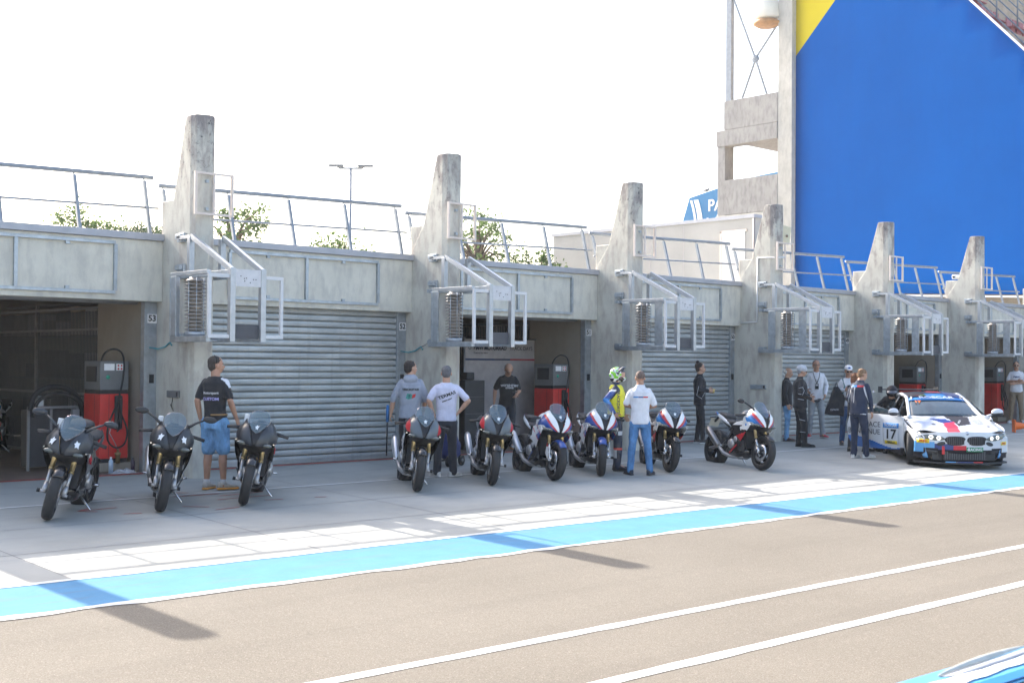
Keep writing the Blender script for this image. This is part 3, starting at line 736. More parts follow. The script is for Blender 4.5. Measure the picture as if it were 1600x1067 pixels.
PLB=mat('matt_black_plastic',(.022,.022,.025),.55,0,.2,8)
LENS=mat('headlight_lens',(.10,.11,.10),.08,0,.1,6,coat=1)
GLOW=mat('headlight_reflector',(.62,.62,.45),.2,.5,.1,8)
def paint(name,c,rough=.28): return mat(name,c,rough,0,.05,3,coat=.35)
P_WHITE=paint('white_bike_paint',(.78,.79,.80)); P_RED=paint('red_bike_paint',(.52,.015,.025)); P_BLUE=paint('deep_blue_bike_paint',(.02,.07,.30))
P_LBLUE=paint('light_blue_bike_paint',(.03,.22,.58)); P_BLACK=paint('storm_black_paint',(.020,.025,.034),.42); P_GREY=paint('dark_grey_paint',(.085,.105,.125),.35); P_GLOSS=paint('gloss_black_paint',(.012,.012,.014),.2)
def m_screen():
    m,nt,b=newmat('tinted_windscreen'); b.inputs['Base Color'].default_value=(.16,.20,.23,1); b.inputs['Roughness'].default_value=.06
    b.inputs['Alpha'].default_value=.42; b.inputs['Coat Weight'].default_value=1; b.inputs['Thin Film Thickness'].default_value=420; return m
SCRN=m_screen()
ST_AX=Vector((-.407,0,.914)).normalized(); ST_P=Vector((-.27,0,.90))
def wheel(parent,x,R_,hw,rr,name,front):
    w_=thing(name,(x,0,R_)); w_.parent=parent
    mb=MB(); pr=[]
    for i in range(15):
        a=math.pi*(i/14-.5)*1.08; pr.append((rr+.006+(R_-rr-.006)*max(0,math.cos(a*.93))**.62,hw*math.sin(a)*1.0))
    pr=[(rr-.004,-hw*.72)]+pr+[(rr-.004,hw*.72)]
    mb.lathe((0,0,0),(0,1,0),pr,40); mb.build('tyre',TYRE,w_)
    mb=MB(); mb.lathe((0,0,0),(0,1,0),[(rr-.022,-hw*.70),(rr+.008,-hw*.72),(rr+.004,-hw*.6),(rr-.03,-hw*.3),(rr-.03,hw*.3),(rr+.004,hw*.6),(rr+.008,hw*.72),(rr-.022,hw*.70),(rr-.045,hw*.28),(rr-.045,-hw*.28),(rr-.022,-hw*.70)],36)
    mb.lathe((0,0,0),(0,1,0),[(.0,-.06),(.045,-.06),(.05,0),(.045,.06),(0,.06)],16)
    for k in range(5):
        a=2*math.pi*k/5+.3
        for da in (-.16,.16):
            mb.bar((math.cos(a)*.04,0,math.sin(a)*.04),(math.cos(a+da)*(rr-.03),0,math.sin(a+da)*(rr-.03)),.024,.03,up=(0,1,0))
    mb.build('rim',RIMB,w_)
    ys_=(-.062,.062) if front else (.075,)
    for yy in ys_:
        mb=MB(); r_=.155 if front else .11; mb.lathe((0,yy,0),(0,1,0),[(r_*.62,-.003),(r_,-.003),(r_,.003),(r_*.62,.003),(r_*.62,-.003)],28)
        for k in range(6):
            a=2*math.pi*k/6; mb.bar((math.cos(a)*.04,yy,math.sin(a)*.04),(math.cos(a)*r_*.65,yy,math.sin(a)*r_*.65),.014,.005,up=(0,1,0))
        mb.build('brake_disc',STEEL,w_)
    return w_
def make_bike(sch):
    t=thing('motorcycle'); sc={'black':(P_BLACK,P_RED,P_BLACK,P_GLOSS),'greyred':(P_GREY,P_RED,P_GREY,P_GLOSS),'blue':(P_WHITE,P_RED,P_BLUE,P_GLOSS),'tri':(P_WHITE,P_RED,P_LBLUE,P_GLOSS)}[sch]
    MT=[sc[0],sc[1],sc[2],sc[3],P_BLUE,P_WHITE]
    FR=[]
    fw=wheel(t,0,.30,.062,.215,'front_wheel',True); FR.append(fw)
    wheel(t,-1.44,.322,.098,.218,'rear_wheel',False)
    ax=lambda z,y:(-.445*(z-.30)-.0,y,z)
    for sg in (-1,1):
        mb=MB(); mb.tube([ax(.90,sg*.108),ax(.56,sg*.108)],.028,12); mb.tube([ax(.565,sg*.108),ax(.54,sg*.108)],.031,12)
        f=mb.build('fork_tube',GOLD,t); FR.append(f)
        mb=MB(); mb.tube([(ax(.56,sg*.108)[0],sg*.108,.56),ax(.36,sg*.108)],.021,10); mb.tube([ax(.40,sg*.108),ax(.34,sg*.105),(0.0,sg*.10,.285)],[.024,.033,.026],10)
        mb.tube([(0,sg*.085,.30),(0,sg*.150,.30)],.018,10)
        f=mb.build('fork_leg',ALU if sch=='black' or sch=='greyred' else STEEL,t,); FR.append(f)
        mb=MB(); mb.box(-.12,-.055,sg*.085-.022,sg*.085+.022,.33,.46,0,Matrix.Translation((0,0,0))); f=mb.build('brake_caliper',ALU,t,bevel=.01); FR.append(f)
        mb=MB(); mb.tube([(0,sg*.15,.30),(0,sg*.185,.30)],[.02,.024],8); f=mb.build('axle_slider',PLB,t); FR.append(f)
    mb=MB()   # triple clamp
    mb.box(-.34,-.26,-.13,.13,.885,.915); mb.box(-.24,-.17,-.13,.13,.66,.69); FR.append(mb.build('fork_clamp',PLB,t,bevel=.008))
    # fender
    mb=MB(); vs=[];fs=[];mi=[]
    for i in range(19):
        a=rad(42)+rad(108)*i/18
        for j in range(9):
            u=(j/8-.5)*2; r_=.325-.035*abs(u)**2.5; hw_=.060+.008*math.sin(math.pi*i/18)
            vs.append((math.cos(a)*r_-.008,u*hw_,.30+math.sin(a)*r_))
    for i in range(18):
        for j in range(8): fs.append((i*9+j,i*9+j+1,(i+1)*9+j+1,(i+1)*9+j))
    mb.add(vs,fs,0,True); fm={'black':P_GLOSS,'greyred':P_GLOSS,'blue':P_BLUE,'tri':P_GLOSS}[sch]
    f=mb.build('front_fender',fm,t); sd=f.modifiers.new('s','SOLIDIFY'); sd.thickness=.005; FR.append(f)
    if sch in('blue',):
        for sg in (-1,1):
            o=cut_plate('fender_guard',[(-.16,.40),(-.02,.30),(.03,.33),(-.02,.50),(-.10,.585),(-.16,.57)],.03,lambda u,v,sg=sg:(u-.02,sg*(.135-.06*(v-.3)),v),[P_WHITE,P_RED],t,.01,matfn=lambda u,v:1 if v>.5 and u<-.06 else 0); FR.append(o)
    # handlebars with levers
    for sg in (-1,1):
        mb=MB(); mb.tube([(-.30,sg*.11,.925),(-.33,sg*.20,.925),(-.40,sg*.375,.895)],.0165,10); mb.tube([(-.345,sg*.235,.92),(-.40,sg*.385,.893)],.0215,10); FR.append(mb.build('handlebar_grip',PLB,t))
        mb=MB(); mb.tube([(-.30,sg*.20,.93),(-.295,sg*.26,.915),(-.345,sg*.37,.885)],.008,6); FR.append(mb.build('hand_lever',PLB,t))
    # cowl halves
    ctrl=[[(.03,.020,.735),(.02,.06,.740),(-.01,.11,.748),(-.06,.155,.762)],
          [(.035,.034,.790),(.015,.09,.790),(-.03,.16,.790),(-.11,.215,.800)],
          [(.015,.058,.860),(-.015,.12,.865),(-.07,.19,.860),(-.17,.250,.855)],
          [(-.035,.085,.930),(-.065,.14,.940),(-.12,.195,.935),(-.22,.240,.915)],
          [(-.11,.128,1.005),(-.15,.155,1.005),(-.20,.185,.990),(-.27,.205,.965)],
          [(-.17,.150,1.055),(-.20,.160,1.045),(-.25,.175,1.025),(-.30,.185,1.0)]]
    def cowlm(u,v):
        if sch=='black': return 0
        if sch=='greyred': return 1 if (u>.66 and .22<v<.80 and u>.66+abs(v-.5)*.45) else (3 if u>.9 and v<.2 else 0)
        if sch=='blue':
            k=u-(.30+.75*(v-.15)*(1 if v>.15 else .2))
            k=u-(.22+.62*v)
            if v>.80: return 0
            if k<0: return 0
            return 1 if k<.17 else 2
        k=u-(.20+.62*v)
        if v>.86: return 0
        if k<-.02: return 0
        if k<.20: return 1
        if k<.34: return 4
        if k<.50 or v<.45: return 2
        return 0
    mb=MB(); patch(mb,ctrl,30,36,cowlm,mirror=False); a_=mb.build('nose_fairing',MT,t)
    mb=MB(); patch(mb,[[(x,-y,z) for x,y,z in r] for r in ctrl],30,36,cowlm,mirror=False); b_=mb.build('nose_fairing',MT,t)
    for o in (a_,b_): s_=o.modifiers.new('s','SOLIDIFY'); s_.thickness=.006; s_.offset=0
    # outer rear of the cowl joining the side
    c2=[[(-.06,.155,.762),(-.16,.20,.755),(-.28,.225,.745)],[(-.11,.215,.800),(-.20,.245,.80),(-.32,.25,.79)],[(-.17,.250,.855),(-.25,.255,.86),(-.36,.24,.84)],[(-.22,.240,.915),(-.29,.235,.905),(-.38,.215,.885)],[(-.27,.205,.965),(-.32,.20,.955),(-.38,.19,.93)]]
    for sg in (1,-1):
        mb=MB(); patch(mb,[[(x,y*sg,z) for x,y,z in r] for r in c2],14,18,lambda u,v:{'black':0,'greyred':3 if v<.5 else 0,'blue':(2 if v>.35 and v<.8 else 0),'tri':(2 if .3<v<.62 and u<.6 else 0)}[sch]); o=mb.build('cowl_flank',MT,t); s_=o.modifiers.new('s','SOLIDIFY'); s_.thickness=.006; s_.offset=0
    # centre intake, black V
    o=cut_plate('ram_air_intake',[(-.022,.735),(.022,.735),(.036,.79),(.06,.86),(.088,.93),(.128,1.0),(-.128,1.0),(-.088,.93),(-.06,.86),(-.036,.79)],.03,lambda u,v:(.018-.9*max(0,v-.79)**1.25*1.1-.012,u,v),[PLB],t,.01)
    # headlights (slits below the cowl)
    for sg in (-1,1):
        mb=MB(); M_=Matrix.Rotation(sg*rad(-34),3,'Z')
        mb.ell((-.055,sg*.142,.757),(.06,.088,.030),16,8,0,M_); h=mb.build('headlight',LENS,t)
        mb=MB(); mb.ell((-.028,sg*.135,.757),(.032,.034,.022),12,6,0,M_); mb.build('reflector',GLOW,h)
        mb=MB(); mb.box(-.16,-.08,sg*.235-.008,sg*.235+.008,.775,.79); mb.build('position_light',STEEL,h)
    # chin under the nose
    mb=MB(); patch(mb,[[(.02,0,.735),(0,.07,.735),(-.08,.16,.74),(-.24,.225,.74)],[(-.06,0,.69),(-.08,.07,.69),(-.14,.14,.69),(-.26,.20,.68)],[(-.20,0,.64),(-.2,.07,.64),(-.22,.14,.64),(-.3,.17,.63)]],12,8,None,True); mb.build('chin_panel',PLB,t)
    # windscreen
    o=cut_plate('windscreen',[(0,.895),(.05,.925),(.105,.985),(.135,1.04),(.130,1.10),(.105,1.145),(.06,1.172),(0,1.18),(-.06,1.172),(-.105,1.145),(-.130,1.10),(-.135,1.04),(-.105,.985),(-.05,.925)],.02,
        lambda u,v:(.0+.005-.95*(v-.89)-2.2*u*u+.25*max(0,v-1.1),u,v),[SCRN],t,.004)
    mb=MB(); mb.box(-.30,-.26,-.09,.09,.955,1.02); o=mb.build('instrument_panel',PLB,t,bevel=.01)
    if sch!='tri':
        M2=frame3((-.050,-.003,.935),(0,1,0),(-.7,0,.7))
    # tank
    mb=MB(); loftx(mb,smooth_st([(-.36,.07,.82,.94),(-.42,.145,.78,1.0),(-.52,.175,.74,1.035),(-.64,.165,.72,1.01),(-.76,.115,.72,.94),(-.83,.075,.74,.86)]),24)
    mb.build('fuel_tank',{'black':P_BLACK,'greyred':P_GREY,'blue':P_WHITE,'tri':P_GREY}[sch],t)
    mb=MB(); mb.lathe((-.50,0,1.034),(-.05,0,1),[(.05,0),(.048,.012),(0,.013)],16); mb.build('fuel_cap',PLB,t)
    mb=MB(); loftx(mb,smooth_st([(-.80,.09,.74,.83),(-.90,.14,.76,.835),(-1.02,.15,.79,.86),(-1.10,.12,.82,.90)]),20); mb.build('rider_seat',SEATM,t)
    mb=MB(); loftx(mb,smooth_st([(-1.06,.10,.84,.93),(-1.14,.13,.86,.965),(-1.28,.12,.89,.985),(-1.42,.085,.92,.99)]),20); mb.build('pillion_seat',SEATM,t)
    mb=MB()
    def tailm(u,v): return 0
    for sg in (-1,1):
        patch(mb,[[(-.88,sg*.12,.72),(-1.05,sg*.15,.79),(-1.28,sg*.12,.86),(-1.50,sg*.045,.955)],[(-.90,sg*.15,.76),(-1.07,sg*.165,.83),(-1.30,sg*.14,.905),(-1.52,sg*.05,.975)],[(-.93,sg*.14,.79),(-1.09,sg*.15,.88),(-1.30,sg*.125,.95),(-1.53,sg*.04,1.0)]],16,8,lambda u,v:(4 if sch=='blue' and u>.75 else (2 if sch=='tri' and u>.7 else 0)))
    o=mb.build('tail_fairing',MT,t); s_=o.modifiers.new('s','SOLIDIFY'); s_.thickness=.008
    mb=MB(); mb.box(-1.535,-1.515,-.045,.045,.95,.985); mb.build('tail_light',P_RED,t,bevel=.005)
    mb=MB(); loftx(mb,[(-.85,.11,.60,.76),(-1.05,.10,.70,.82),(-1.45,.05,.90,.94)],12); mb.build('subframe',PLB,t)
    # side fairings
    def sy(x,z): return .232-.38*max(0,.62-z)**1.4-.10*max(0,-x-.62)+.02*math.sin((x+.3)*5)
    up=[(-.10,.765),(-.20,.80),(-.40,.825),(-.58,.80),(-.74,.735),(-.82,.66),(-.72,.60),(-.60,.575),(-.50,.515),(-.44,.47),(-.36,.53),(-.26,.615),(-.16,.70)]
    def upm(x,z):
        if sch in('black','greyred'): return 3
        if sch=='blue':
            k=z-.72+.55*(x+.45)
            if x<-.62 and z>.64: return 3
            return 4 if (x>-.40 and -.03<k<.09) else (1 if -.05<k<-.03 or .09<k<.11 else 0)
        if z>.75: return 0
        if z<.585+.22*(x+.45): return 1
        return 3 if x<-.35 or z<.66 else 5
    low=[(-.36,.52),(-.47,.46),(-.62,.53),(-.70,.42),(-.86,.40),(-.98,.30),(-1.02,.20),(-.82,.165),(-.58,.17),(-.42,.24),(-.33,.36),(-.32,.46)]
    for sg in (-1,1):
        cut_plate('side_fairing',up,.02,lambda x,z,sg=sg:(x,sg*sy(x,z),z),MT,t,.008,matfn=upm,offset=0)
        o=cut_plate('belly_fairing',low,.03,lambda x,z,sg=sg:(x,sg*(sy(x,z)-.012),z),MT,t,.008,matfn=lambda x,z:3,offset=0)
        MX=frame3((-.36,sg*(sy(-.3,.70)+.004),.705),(-sg*1,0,0) if sg>0 else (1,0,0),(0,0,1))
        lm={'black':P_RED,'greyred':P_WHITE,'blue':P_WHITE,'tri':P_WHITE}[sch]
        lt=text('model_lettering','RR',.085,t,lm,MX@Matrix.Rotation(rad(sg*-24 if sg>0 else 24),4,'Z'),.006,bold=.003,wscale=1.35)
        mb=MB(); mb.lathe((-.255,sg*(sy(-.25,.74)+.006),.755),(0,sg,0),[(0,.002),(.022,.002),(.022,0)],14); mb.build('round_emblem',P_WHITE if sch!='tri' else P_LBLUE,t)
        mb=MB(); mb.bar((-.52,sg*.213,.40),(-.78,sg*.17,.255),.028,.004,up=(0,sg,0)); mb.build('belly_stripe',{'black':P_GREY,'greyred':P_BLUE,'blue':P_BLUE,'tri':P_RED}[sch],t)
    mb=MB(); loftx(mb,[(-.36,.13,.22,.40),(-.6,.15,.165,.36),(-.95,.12,.19,.30)],14); mb.build('belly_pan',P_GLOSS,t)
    # radiator and engine
    mb=MB(); mb.box(-.02,.02,-.165,.165,-.17,.17,0,Matrix.Translation((-.335,0,.52))@Matrix.Rotation(rad(-18),4,'Y')); mb.build('radiator',PLB,t)
    mb=MB(); loftx(mb,[(-.40,.13,.30,.66),(-.55,.19,.28,.72),(-.78,.18,.27,.66),(-.95,.12,.30,.56)],16); e=mb.build('engine_block',mat('dark_engine_metal',(.05,.05,.055),.45,.5,.3,14,.2),t)
    for sg in (-1,1):
        mb=MB(); mb.lathe((-.72,sg*.17,.42),(0,sg,0),[(.085,0),(.085,.03),(.07,.05),(0,.052)],20); mb.lathe((-.60,sg*.17,.50),(0,sg,0),[(.05,0),(.05,.03),(.035,.04),(0,.04)],14); mb.build('engine_cover',ALU,e)
        mb=MB(); mb.bar((-.36,sg*.12,.84),(-.66,sg*.17,.70),.035,.09,up=(0,sg,0)); mb.bar((-.66,sg*.17,.70),(-.90,sg*.13,.42),.035,.10,up=(0,sg,0)); mb.build('frame_spar',PLB,t)
        mb=MB(); mb.bar((-.88,sg*.09,.42),(-1.44,sg*.135,.322),.035,.075,up=(0,sg,0)); mb.tube([(-1.44,sg*.06,.322),(-1.44,sg*.165,.322)],.022,10); mb.build('swingarm',ALU if sch=='tri' else PLB,t)
        mb=MB(); mb.bar((-.90,sg*.16,.47),(-.99,sg*.19,.36),.012,.06,up=(0,sg,0)); mb.tube([(-.95,sg*.17,.37),(-.95,sg*.27,.375)],.013,8); mb.build('foot_peg',STEEL,t)
    mb=MB(); vs=[];fs=[]
    for i in range(9):
        a=rad(35)+rad(95)*i/8
        for j in range(5):
            u=(j/4-.5)*2; r_=.352-.03*u*u; vs.append((-1.44+math.cos(a)*r_,u*.10,.322+math.sin(a)*r_))
    for i in range(8):
        for j in range(4): fs.append((i*5+j,i*5+j+1,(i+1)*5+j+1,(i+1)*5+j))
    mb.add(vs,fs,0,True); o=mb.build('rear_hugger',PLB,t); s_=o.modifiers.new('s','SOLIDIFY'); s_.thickness=.005
    # exhaust, right side (-y)
    mb=MB(); mb.tube([(-.50,-.06,.20),(-.85,-.10,.20),(-1.00,-.15,.25),(-1.12,-.195,.37)],[.03,.035,.035,.032],10); mb.build('exhaust_pipe',ALU,t)
    mb=MB(); mb.tube([(-1.10,-.19,.355),(-1.13,-.20,.385),(-1.42,-.235,.635),(-1.47,-.24,.68)],[(.035,.04),(.05,.062),(.05,.066),(.036,.045)],14); mu=mb.build('muffler',TITAN if sch=='tri' else MUFF,t)
    mb=MB(); mb.tube([(-1.468,-.24,.678),(-1.482,-.242,.69)],.032,12); mb.build('tail_pipe',PLB,mu)
    # kickstand, left side
    mb=MB(); mb.tube([(-.82,.10,.24),(-.86,.29,.045),(-.865,.30,.03)],.012,8); mb.box(-.90,-.83,.27,.33,.028,.04); mb.build('kickstand',STEEL,t)
    # turning mirrors
    t['_']=0; del t['_']
    for o in FR: o['front']=1
    return t
def add_mirror(t,sg,m=PLB):
    mb=MB(); mb.tube([(-.17,sg*.16,1.02),(-.20,sg*.24,1.08),(-.24,sg*.33,1.13)],[.02,.014,.012],8); 
    M_=Matrix.Rotation(sg*rad(-12),3,'Z')
    mb.ell((-.245,sg*.40,1.145),(.026,.085,.040),14,8,0,M_); o=mb.build('mirror',m,t)
    mb=MB(); mb.ell((-.262,sg*.40,1.143),(.015,.074,.033),14,6,0,M_); mb.build('mirror_glass',STEEL,o)
def sticker(t,y,z,x,s=.05):
    mb=MB(); random.seed(int(abs(y*1000))); pts=[]
    for k in range(11):
        a=2*math.pi*k/11; r_=s*(.55+.5*(k%2)*random.uniform(.5,1.1)); pts.append((math.cos(a)*r_*.75,math.sin(a)*r_))
    sgn=1 if y>=0 else -1
    M_=frame3((x,y,z),Vector((-.45*sgn if y else 0,1,0)),Vector((-.55,0,.83)))
    mb.prism(pts,lambda a,b:M_@Vector((a,b,0)),0,M_.to_3x3()@Vector((0,0,.003))); mb.build('white_sticker',P_WHITE,t)
BIKES=[ # front contact, heading, steer, scheme, lean
 ((-3.50,-3.52),-127,10,'black',-11),((-2.19,-3.58),-117,3,'black',-9),((-1.06,-3.56),-127,6,'black',-9),
 ((1.62,-3.62),-121,-2,'greyred',-8),((3.03,-3.60),-123,-2,'greyred',-7),((4.26,-3.66),-113,2,'blue',-8),
 ((5.34,-3.59),-121,-12,'blue',-7),((6.83,-3.78),-124,4,'tri',-7),((8.56,-4.38),-109,2,'tri',-8),((-1.35,4.7),-128,0,'tri',-4)]
LB=['black sports motorcycle with two mirrors, leftmost, in front of the open garage','black sports motorcycle with tilted mirrors in front of the first concrete fin','black sports motorcycle without mirrors in front of shutter 52, right of the man in shorts',
 'grey and red motorcycle in front of the two men at the second fin','grey and red motorcycle in front of the man in glasses and black T-shirt','white, blue and red motorcycle with tall pink tinted screen at the open garage',
 'white, blue and red motorcycle with blue fender beside the rider in the yellow bib','white tricolour motorcycle partly hidden behind the man in white shirt and jeans','white tricolour motorcycle with one mirror and bronze muffler, standing alone on the right','dark tricolour motorcycle inside the leftmost garage, cut by the left edge']
def steer_mat(deg):
    R_=Matrix.Rotation(rad(deg),4,ST_AX); return Matrix.Translation(ST_P)@R_@Matrix.Translation(-ST_P)
protos={}
for i,((x,y),hd,st,sch,ln) in enumerate(BIKES):
    if sch not in protos: protos[sch]=make_bike(sch); t=protos[sch]
    else:
        src=protos[sch]; t=src.copy(); COL.objects.link(t)
        for ch in src.children:
            if ch.name.split('.')[0] in('white_sticker','mirror','license_plate','white_box','tank_bag'): continue
            copy_tree(ch,t)
    t.location=(x,y,gz(y)+.004); t.rotation_euler=(rad(ln),0,0); t.rotation_euler=(Matrix.Rotation(rad(hd),4,'Z')@Matrix.Rotation(math.atan(SLOPE)*-0.8,4,'Y')@Matrix.Rotation(rad(ln),4,'X')).to_euler()
    SM=steer_mat(st)
    for ch in t.children:
        if ch.get('front'):
            base=Matrix.Translation((0,0,.30)) if ch.name.startswith('front_wheel') else Matrix.Identity(4)
            ch.matrix_local=SM@base
    tag(t,LB[i],'motorcycle','sports motorcycles parked in a row')
    if i in (0,1): add_mirror(t,1,P_BLACK if i==0 else PLB); add_mirror(t,-1,P_BLACK if i==0 else PLB)
    if i==8: add_mirror(t,-1)
    if i in (0,1): sticker(t,.135,.87,-.005,.055); sticker(t,-.135,.87,-.005,.055)
    elif i!=8: sticker(t,0,.965,-.055,.04)
    if i<3:
        mb=MB(); mb.box(-.33,-.30,-.20,-.14,.99,1.11); mb.box(-.33,-.31,-.18,-.16,.93,.99); mb.build('white_box',WHITE,t,bevel=.008)
    if i==8:
        mb=MB(); M_=Matrix.Rotation(rad(25),4,'Y')
        mb.box(-.01,0,-.10,.10,-.08,.08,0,Matrix.Translation((-1.60,0,.80))@M_); mb.build('license_plate',mat('cream_plate',(.62,.58,.48),.5,0,.05,5),t)
        mb=MB(); mb.bar((-1.45,0,.93),(-1.62,0,.80),.04,.02); mb.tube([(-1.52,.03,.90),(-1.52,.16,.87)],.012,6); mb.tube([(-1.52,-.03,.90),(-1.52,-.16,.87)],.012,6); mb.build('plate_holder',PLB,t)
    if i in (0,):
        mb=MB(); loftx(mb,smooth_st([(-.50,.09,1.03,1.06),(-.58,.13,1.02,1.12),(-.72,.13,1.0,1.13),(-.80,.08,.96,1.04)]),16); mb.build('tank_bag',PLB,t)
for o in list(D.objects):
    if 'front' in o.keys(): del o['front']
# ---------------- people ----------------
from mathutils import noise as mnoise
from mathutils.bvhtree import BVHTree
def remesh(mb,vox,name,mats,parent,smooth_it=2,fold=0.0,fscale=7,matfn=None,seed=0,subtract=None):
    me=D.meshes.new(name); me.from_pydata([tuple(v) for v in mb.v],[],mb.f)
    bm=bmesh.new(); bm.from_mesh(me); bmesh.ops.recalc_face_normals(bm,faces=bm.faces); bm.to_mesh(me); bm.free()
    o=D.objects.new(name,me); COL.objects.link(o)
    r=o.modifiers.new('r','REMESH'); r.mode='VOXEL'; r.voxel_size=vox
    if smooth_it: s_=o.modifiers.new('s','SMOOTH'); s_.factor=.5; s_.iterations=smooth_it
    dg=bpy.context.evaluated_depsgraph_get(); me2=D.meshes.new_from_object(o.evaluated_get(dg)); o.modifiers.clear(); o.data=me2; me2.name=name; D.meshes.remove(me)
    if fold:
        me2.update(); ns=[v.normal.copy() for v in me2.vertices]
        for v,n in zip(me2.vertices,ns):
            p=v.co; q=Vector((p.x*fscale,p.y*fscale,p.z*fscale*.8+seed))
            k=1-abs(mnoise.noise(q))*2.2
            v.co=p+n*(fold*(k-.3)+fold*.5*mnoise.noise(q*2.3))
    if not isinstance(mats,(list,tuple)): mats=[mats]
    me2.materials.clear()
    for m in mats: me2.materials.append(m)
    me2.polygons.foreach_set('use_smooth',[True]*len(me2.polygons))
    if matfn: me2.polygons.foreach_set('material_index',[int(matfn(p.center)) for p in me2.polygons])
    else: me2.polygons.foreach_set('material_index',[0]*len(me2.polygons))
    me2.update(); o.parent=parent; return o
def ringloft(mb,st,n=22,p=2.3,fn=None):
    """vertical stations (z, half depth x, half width y, x centre, y centre)"""
    vs=[];fs=[]
    for s_ in st:
        z,hx,hy=s_[:3]; xc=s_[3] if len(s_)>3 else 0; yc=s_[4] if len(s_)>4 else 0
        for j in range(n):
            t=2*math.pi*j/n; c,s=math.cos(t),math.sin(t)
            q=Vector((xc+hx*math.copysign(abs(c)**(2/p),c),yc+hy*math.copysign(abs(s)**(2/p),s),z)); vs.append(fn(q) if fn else q)
    k=len(st)
    for i in range(k-1):
        for j in range(n): fs.append((i*n+j,i*n+(j+1)%n,(i+1)*n+(j+1)%n,(i+1)*n+j))
    fs.append(tuple(range(n-1,-1,-1))); fs.append(tuple(range((k-1)*n,k*n)))
    mb.add(vs,fs,0,True)
def fabric(name,c,r=.85):
    if name in MC: return MC[name]
    m,nt,b=newmat(name); b.inputs['Roughness'].default_value=r; b.inputs['Sheen Weight'].default_value=.15
    v=ocoord(nt); f=noise(nt,v,5,4); g=noise(nt,v,60,2)
    nt.links.new(mixrgb(nt,ramp(nt,f,.3,.7),tuple(x*.82 for x in c),tuple(min(1,x*1.08) for x in c)),b.inputs['Base Color']); bump(nt,b,mth(nt,'ADD',g,mth(nt,'MULTIPLY',f,4)),.35,.01); MC[name]=m; return m
def denim(name,c):
    if name in MC: return MC[name]
    m,nt,b=newmat(name); b.inputs['Roughness'].default_value=.9
    f=noise(nt,ocoord(nt,(1,1,.5)),7,5,.7); g=noise(nt,ocoord(nt),90,2)
    cc=mixrgb(nt,ramp(nt,f,.35,.7),tuple(x*.6 for x in c),tuple(min(1,x*1.5) for x in c)); nt.links.new(cc,b.inputs['Base Color']); bump(nt,b,g,.3,.005); MC[name]=m; return m
def skin(name,c):
    if name in MC: return MC[name]
    m,nt,b=newmat(name); b.inputs['Roughness'].default_value=.55; b.inputs['Subsurface Weight'].default_value=.12; b.inputs['Subsurface Radius'].default_value=(.02,.008,.004)
    f=noise(nt,ocoord(nt),14,4); nt.links.new(mixrgb(nt,f,tuple(x*.8 for x in c),tuple(min(1,x*1.15) for x in c)),b.inputs['Base Color']); MC[name]=m; return m
SK=skin('light_skin',(.50,.29,.20)); SKT=skin('tanned_skin',(.46,.25,.165))
def limb(mb,pts,rs,n=14):
    V_=[Vector(p) for p in pts]; out=[];ro=[]
    for i in range(len(V_)-1):
        for k in range(5):
            f=k/5; out.append(V_[i].lerp(V_[i+1],f)); ro.append(rs[i]*(1-f)+rs[i+1]*f)
    out.append(V_[-1]); ro.append(rs[-1]); mb.tube(out,ro,n)
    for p,r in zip(V_,rs): mb.ell(p,(r,r,r),12,8)
def hand(mb,w,d,pn,side,curl=.5,spread=1):
    """w wrist, d direction, pn palm normal, side: thumb direction"""
    w=Vector(w); d=Vector(d).normalized(); pn=Vector(pn); pn=(pn-d*pn.dot(d)).normalized(); s_=d.cross(pn).normalized()
    if s_.dot(Vector(side))<0: s_=-s_
    M_=Matrix((d,s_,pn)).transposed()
    mb.ell(w+d*.05,(.055,.042,.018),14,8,0,M_); mb.ell(w+d*.015,(.03,.03,.021),10,6,0,M_)
    for k,(off,L_) in enumerate(((.030,.072),(.011,.080),(-.009,.074),(-.028,.058))):
        p=w+d*.088+s_*off; a=curl*.5; pts=[p-d*.02]; q=p; pts.append(q)
        for seg,fr in ((0,.45),(1,.32),(2,.23)):
            a2=a+curl*.75*seg; dv=d*math.cos(a2)+pn*math.sin(a2)+s_*off*1.5*spread*(1-curl); q=q+dv.normalized()*L_*fr; pts.append(q)
        mb.tube(pts,[.0105,.0105,.0098,.009,.007],8)
    p=w+d*.03+s_*.03; pts=[p,p+(d*.6+s_*.8+pn*.2)*.035,p+(d*.9+s_*.85+pn*.5)*.055,p+(d*1.25+s_*.75+pn*.85)*.065]; mb.tube(pts,[.014,.012,.0105,.008],8)
class Person: pass
def decal(o,obs,name,s,size,origin,xdir,ydir,mtl,off=.006,wscale=1,bold=.002):
    """lettering laid onto a garment's surface"""
    M_=frame3(origin,xdir,ydir); t=text(name,s,size,o,mtl,M_,0.0,wscale=wscale,bold=bold)
    me=obs.data; bvh=BVHTree.FromPolygons([v.co.copy() for v in me.vertices],[tuple(p.vertices) for p in me.polygons])
    zz=(M_.to_3x3()@Vector((0,0,1))).normalized(); bm=bmesh.new(); bm.from_mesh(t.data); bmesh.ops.triangulate(bm,faces=bm.faces)
    bmesh.ops.subdivide_edges(bm,edges=[e for e in bm.edges if e.calc_length()>.03],cuts=1)
    for v in bm.verts:
        h=bvh.ray_cast(v.co+zz*.3,-zz,.8)
        if h[0] is not None: v.co=h[0]+zz*off
    bm.to_mesh(t.data); bm.free(); return t
